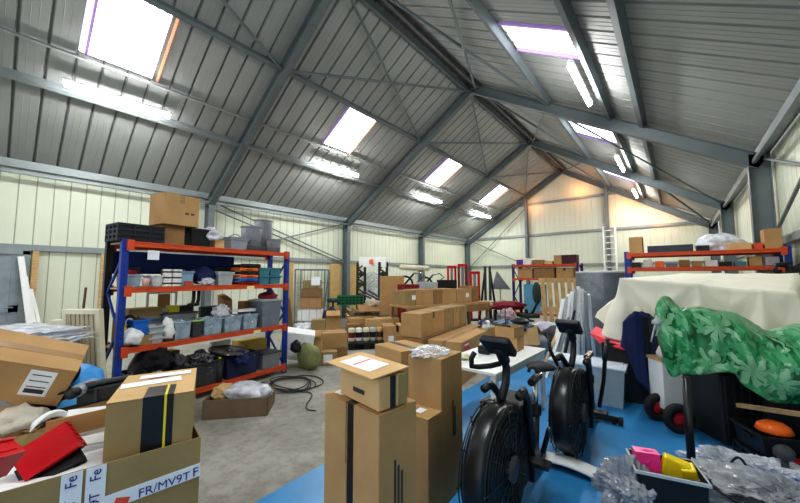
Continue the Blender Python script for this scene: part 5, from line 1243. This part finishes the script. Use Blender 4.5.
tc_cols = [
    [P(655, 327, 3.10), P(654, 318, 3.12), P(655, 312, 3.15), P(657, 311, 3.3), P(660, 318, 3.5), P(662, 330, 3.6)],
    [P(669, 373, 2.92), P(664, 340, 2.95), P(658, 306, 3.05), P(664, 296, 3.2), P(670, 305, 3.5), P(674, 330, 3.6)],
    [P(684, 374, 2.85), P(680, 345, 2.88), P(676, 314, 2.98), P(678, 308, 3.1), P(684, 310, 3.5), P(688, 333, 3.6)],
    [P(700, 375, 2.78), P(699, 345, 2.82), P(692, 316, 2.9), P(690, 309, 3.1), P(695, 310, 3.5), P(699, 335, 3.6)],
    [P(730, 373, 2.72), P(729, 348, 2.75), P(726, 320, 2.82), P(722, 313, 3.05), P(724, 312, 3.4), P(728, 335, 3.5)],
    [P(748, 388, 2.66), P(748, 355, 2.65), P(748, 335, 2.72), P(745, 324, 2.9), P(745, 319, 3.2), P(750, 340, 3.3)],
    [P(772, 402, 2.60), P(772, 372, 2.55), P(770, 348, 2.66), P(768, 335, 2.80), P(766, 330, 3.05), P(775, 345, 3.1)],
    [P(803, 404, 2.50), P(804, 378, 2.45), P(802, 348, 2.55), P(795, 333, 2.72), P(795, 324, 2.9), P(800, 335, 3.0)],
    [P(838, 404, 2.42), P(840, 378, 2.38), P(838, 350, 2.45), P(835, 335, 2.6), P(830, 325, 2.75), P(840, 335, 2.85)]]
loose('green_tarpaulin', 'green leaf-patterned tarpaulin draped over the black bin and machine at right', 'tarpaulin', loft(tc_cols, amp=.042, seed=1), TARP, smooth=True, solid=.004)
loose('tarp_ties', 'pale tie cords hanging from the left corner of the green tarpaulin', 'cord', MB().tube([P(657, 316, 3.02), P(655, 325, 3.0), P(653, 334, 3.0), P(651, 342, 3.0)], .008, 6).tube([P(659, 318, 3.02), P(659, 328, 3.0), P(656, 336, 3.0)], .008, 6).blob(P(657, 322, 3.0), (.08, .05, .07), .4, 3, 2, 2), GRYL, smooth=True)
loose('white_vase', 'white rounded item with a tag under the left corner of the tarpaulin', 'item', MB().lathe([(0, 0), (.07, 0), (.085, .06), (.05, .14), (.03, .17), (0, .17)], n=24), mat('offwhite', (.62, .60, .56)), loc=gz(662, 3.7, .69+.005), smooth=True)
# machine under the right part
mo = thing('covered_machine', 'black machine under the right half of the green tarpaulin', 'machine', gz(812, 2.88), R(-25))
MB().bb(-.30, .36, -.24, .24, .06, .80).build('machine_body', BLK, mo, bevel=.03); 
for x in (-.26, .32):
    for y in (-.19, .19): MB().cyl((x, y, 0), (x, y, .07), .03).build('foot', RUB, mo)
loose('wooden_board', 'worn wooden board sticking out below the green tarpaulin', 'board', MB().bar(P(738, 405, 2.6), P(812, 416, 2.2), .04, .03), WOODD)
# racking by the back right
r1o = Vector((9.40, 3.80, 0)); R1L = 1.96
rk = rack('storage_rack', 'orange-beamed rack by the right wall behind the dust sheet', r1o, 0, R1L, .55, 2.06, [.6, 1.18, 1.76, 2.02])
zt = 2.03
items = [(.14, .20, .30, CARD, 'upright brown carton at the left end of the right rack top', 0), (.62, .62, .12, mat('slate_case', (.04, .05, .075), .5), 'long slate-blue case on the right rack top', 0), (1.05, .16, .09, BLK, 'small black box in the middle of the right rack top', 0), (1.48, .26, .10, CARD2, 'flat pale carton on the right rack top', 0), (1.68, .10, .09, ORANGE, 'small orange box on the right rack top', 0), (1.84, .18, .30, CARD, 'tall brown carton at the right end of the right rack top', 0)]
for x, w_, h_, m, lb, _ in items: carton(lb, r1o+Vector((x, .22, zt)), w_, .3, h_, 0, m)
loose('plastic_sack', 'puffy white plastic sack on the right rack top', 'bag', MB().blob((0, 0, .13), (.62, .4, .34), .22, 2, 4, 121, crinkle=True), FILM, loc=r1o+Vector((1.28, .45, zt)), smooth=True)
rr = random.Random(9)
for i in range(11):
    x = .13+i*.168; w_ = rr.uniform(.12, .16); h_ = rr.uniform(.06, .15); m = [BLK, WHT, ORG, GRY, CARDD, CARD, WHT, BLK, TEAL, CARD2, GRYL][i]
    carton(['black box first from the left on the right rack second level', 'white box next to the first black one on the second level', 'orange box third from the left on the second level', 'grey box left of the dark brown carton on the second level', 'dark brown carton on the second level of the right rack', 'mid-brown carton on the second level of the right rack', 'white box right of the brown cartons on the second level', 'second black box on the second level of the right rack', 'teal box on the second level of the right rack', 'pale carton near the right end of the second level', 'light grey box at the right end of the second level'][i], r1o+Vector((x, .16+.05*(i % 2), 1.77)), w_, .22, h_, 0, m, group='small boxes on the second level of the right rack')
for i in range(6):
    carton(['first', 'second', 'third', 'fourth', 'fifth', 'sixth'][i]+' box from the left on the third level of the right rack', r1o+Vector((.20+i*.31, .22, 1.19)), .25, .3, .30+.05*(i % 3), 0, [BLK, CARDD, GRY, CARD, BLK, CARDO][i], group='boxes on the third level of the right rack')
# black gear hanging at the right edge
o = thing('gym_bench', 'folded black gym bench frame hung by the column at the right edge', 'gym bench', P(793, 262, 4.3), R(20))
MB().bb(-.06, .30, -.04, .04, -.35, .18).build('bench_pad', BLK, o, bevel=.02); MB().tube([(-.16, 0, .20), (.0, 0, .16), (.25, 0, .30), (.4, 0, .5)], .022, 8).build('frame_tube', BLKM, o, smooth=True)
MB().tube([(-.10, -.03, .05), (-.18, -.03, .12), (-.16, -.03, .20), (-.04, -.03, .22)], .022, 8).build('hook', BLKM, o, smooth=True); MB().bar((.12, .05, -.35), (.12, .05, -1.55), .06).build('post', BLKM, o)
o.location.z = 1.56; o.scale = (1.15, 1.15, 1)
# ------------------------------------------------------------------ bottom right clutter
t_ = tub('black open crate with pink and yellow packets at the bottom of the photo', gz(655, 2.26), .36, .28, .36, BLK, rz=R(15), rim=GRYL)
loose('pink_packet', 'shiny pink packet standing in the black open crate', 'packet', MB().bb(-.07, .07, -.04, .04, 0, .12).blob((0, 0, .06), (.15, .09, .14), .1, 3, 2, 2), PINK, loc=t_.location+Vector((-.10, .0, .30)), rz=R(20), smooth=False)
loose('yellow_packet', 'yellow packet beside the pink one in the black crate', 'packet', MB().box((0, 0, .05), (.14, .07, .13), (.1, .25, 0)).box((.07, .0, .04), (.08, .08, .10), (.3, -.2, 0)), mat('packet_yellow', (.85, .62, .02), .35), loc=t_.location+Vector((.05, .04, .29)), rz=R(10), bevel=.01)
o = thing('post_stand', 'black upright post on a round base left of the black bin', 'post', gz(681, 2.62), 0)
MB().cyl((0, 0, .02), (0, 0, .82), .028, n=14).build('post', BLKM, o, smooth=True); MB().lathe([(0, 0), (.14, 0), (.14, .02), (.04, .035), (0, .035)], n=24).build('base', BLKM, o)
for (u, v, d, s, m, nm, lb, sd) in (
    (625, 486, 2.25, (.34, .30, .34), SMOKE, 'film_bundle', 'smoky crumpled film bundle on the floor left of the pink packet', 130),
    (725, 464, 2.62, (.42, .26, .18), FILM, 'plastic_bag', 'white crumpled plastic bag before the black bin', 131),
    (742, 492, 2.05, (.62, .34, .20), clear_mat('glossy_film', (.45, .47, .50), .7), 'film_sheet', 'grey-white shiny plastic sheet at the bottom right', 132),
    (703, 500, 2.15, (.30, .24, .22), SMOKE, 'film_bundle', 'dark clear film bundle right of the black crate', 133),
    (770, 470, 2.35, (.36, .22, .14), FILM, 'plastic_bag', 'small white bag under the tray with the orange item', 134),
    (790, 500, 1.9, (.30, .26, .20), GRY, 'grey_bag', 'grey bag in the bottom right corner', 135)):
    p = pd(u, v, d); loose(nm, lb, 'bag', MB().blob((0, 0, 0), s, .34, 2.6, 5, sd, crinkle=True), m, loc=(p.x, p.y, max(p.z, s[2]*.42)), smooth=False)
plank('black bar lying across the plastic at the bottom right', P(700, 470, 2.35), P(778, 496, 1.98), .05, .03, BLK, name='metal_bar', cat='bar')
loose('cable_loop', 'black cable loop on the white bag at the bottom right', 'cable', MB().tube([(.06*math.cos(a), .01*math.sin(2*a), .06*math.sin(a)+.05) for a in [i*PI/10 for i in range(14)]], .008, 6), RUB, loc=P(738, 474, 2.3), rz=R(40), smooth=True)
loose('oval_tray', 'black oval tray edge at the bottom of the photo', 'tray', MB().lathe([(0, 0), (.15, 0), (.18, .03), (.17, .03), (.14, .008), (0, .008)], n=30, sx=1.3), BLK, loc=(P(765, 503, 1.9)), smooth=True)
# black crates with orange thing
cb = gz(768, 2.72)
crate('lower black crate at the right edge under the orange ball crate', cb, .42, .34, .20, R(20), BLK)
o = tub('upper black crate at the right edge holding orange items', cb+Vector((0, 0, .205)), .42, .34, .17, BLK, rz=R(24))
loose('orange_helmet', 'shiny orange rounded item in the upper black crate', 'helmet', MB().lathe([(.0, .07), (.05, .065), (.085, .04), (.10, 0), (.09, -.01)], n=24, sx=1.1).tube([(-.09, .02, .01), (0, -.10, .0), (.09, .02, .01)], .008, 6), ORG, loc=cb+Vector((-.03, -.02, .37)), smooth=True, solid=.004)
loose('red_strip', 'red strip lying in the upper black crate', 'strip', MB().box((0, 0, 0), (.22, .04, .03), (0, .1, .2)), RED, loc=cb+Vector((.05, -.20, .23)), rz=R(30))
o = thing('black_tap', 'grey rounded knob fitting beside the orange item', 'knob', P(784, 453, 2.3), 0); MB().blob((0, 0, 0), (.11, .10, .11), .08, 2, 3, 3).build('knob_head', DGR, o, smooth=True); MB().cyl((0, 0, -.05), (0, 0, -.30), .02).build('stem', DGR, o)
o = thing('garden_stool', 'light blue plastic stool frame in the bottom right corner', 'stool', P(778, 470, 2.2), R(30)); o.location.z = .22
MB().bb(-.14, .14, -.10, .10, 0, .02).build('stool_top', BLUEP, o)
for sx in (-1, 1):
    for sy in (-1, 1): MB().bar((sx*.13, sy*.09, 0), (sx*.15, sy*.11, -.22), .02).build('leg', BLUEP, o)
# ------------------------------------------------------------------ light, sky, camera
def area(name, loc, rot, sx, sy, e, col):
    la = bpy.data.lights.new(name, 'AREA'); la.shape = 'RECTANGLE'; la.size = sx; la.size_y = sy; la.energy = e; la.color = col
    o = bpy.data.objects.new(name, la); COL.objects.link(o); o.location = loc; o.rotation_euler = rot; return o
# the warm glow on the end gable, from point lamps added without any fitting
for x, e in ((8.4, 26), (6.5, 20), (4.2, 12), (9.6, 12)):
    la = bpy.data.lights.new('added_gable_glow', 'POINT'); la.energy = e; la.color = (1., .38, .12); la.shadow_soft_size = .12
    o = bpy.data.objects.new('added_gable_glow', la); COL.objects.link(o); o.location = (x, GY-.55, roofz(x)-.95)
w = bpy.data.worlds.new('sky'); bpy.context.scene.world = w; w.use_nodes = True
bg = w.node_tree.nodes['Background']; bg.inputs[0].default_value = (.92, .97, 1., 1); bg.inputs[1].default_value = 1.15
cd = bpy.data.cameras.new('camera'); cam = bpy.data.objects.new('camera', cd); COL.objects.link(cam)
cd.sensor_fit = 'HORIZONTAL'; cd.sensor_width = 36.; cd.lens = FOC/800*36.; cd.clip_start = .05; cd.clip_end = 100
cam.location = CAM
M = Matrix((RT, UP, -FW)).transposed()
cam.rotation_euler = M.to_euler()
sc = bpy.context.scene; sc.camera = cam
sc.view_settings.view_transform = 'Standard'; sc.view_settings.look = 'Medium High Contrast'; sc.view_settings.exposure = 0.15
sc.cycles.max_bounces = 8; sc.cycles.diffuse_bounces = 4; sc.cycles.transparent_max_bounces = 12; sc.cycles.sample_clamp_indirect = 6
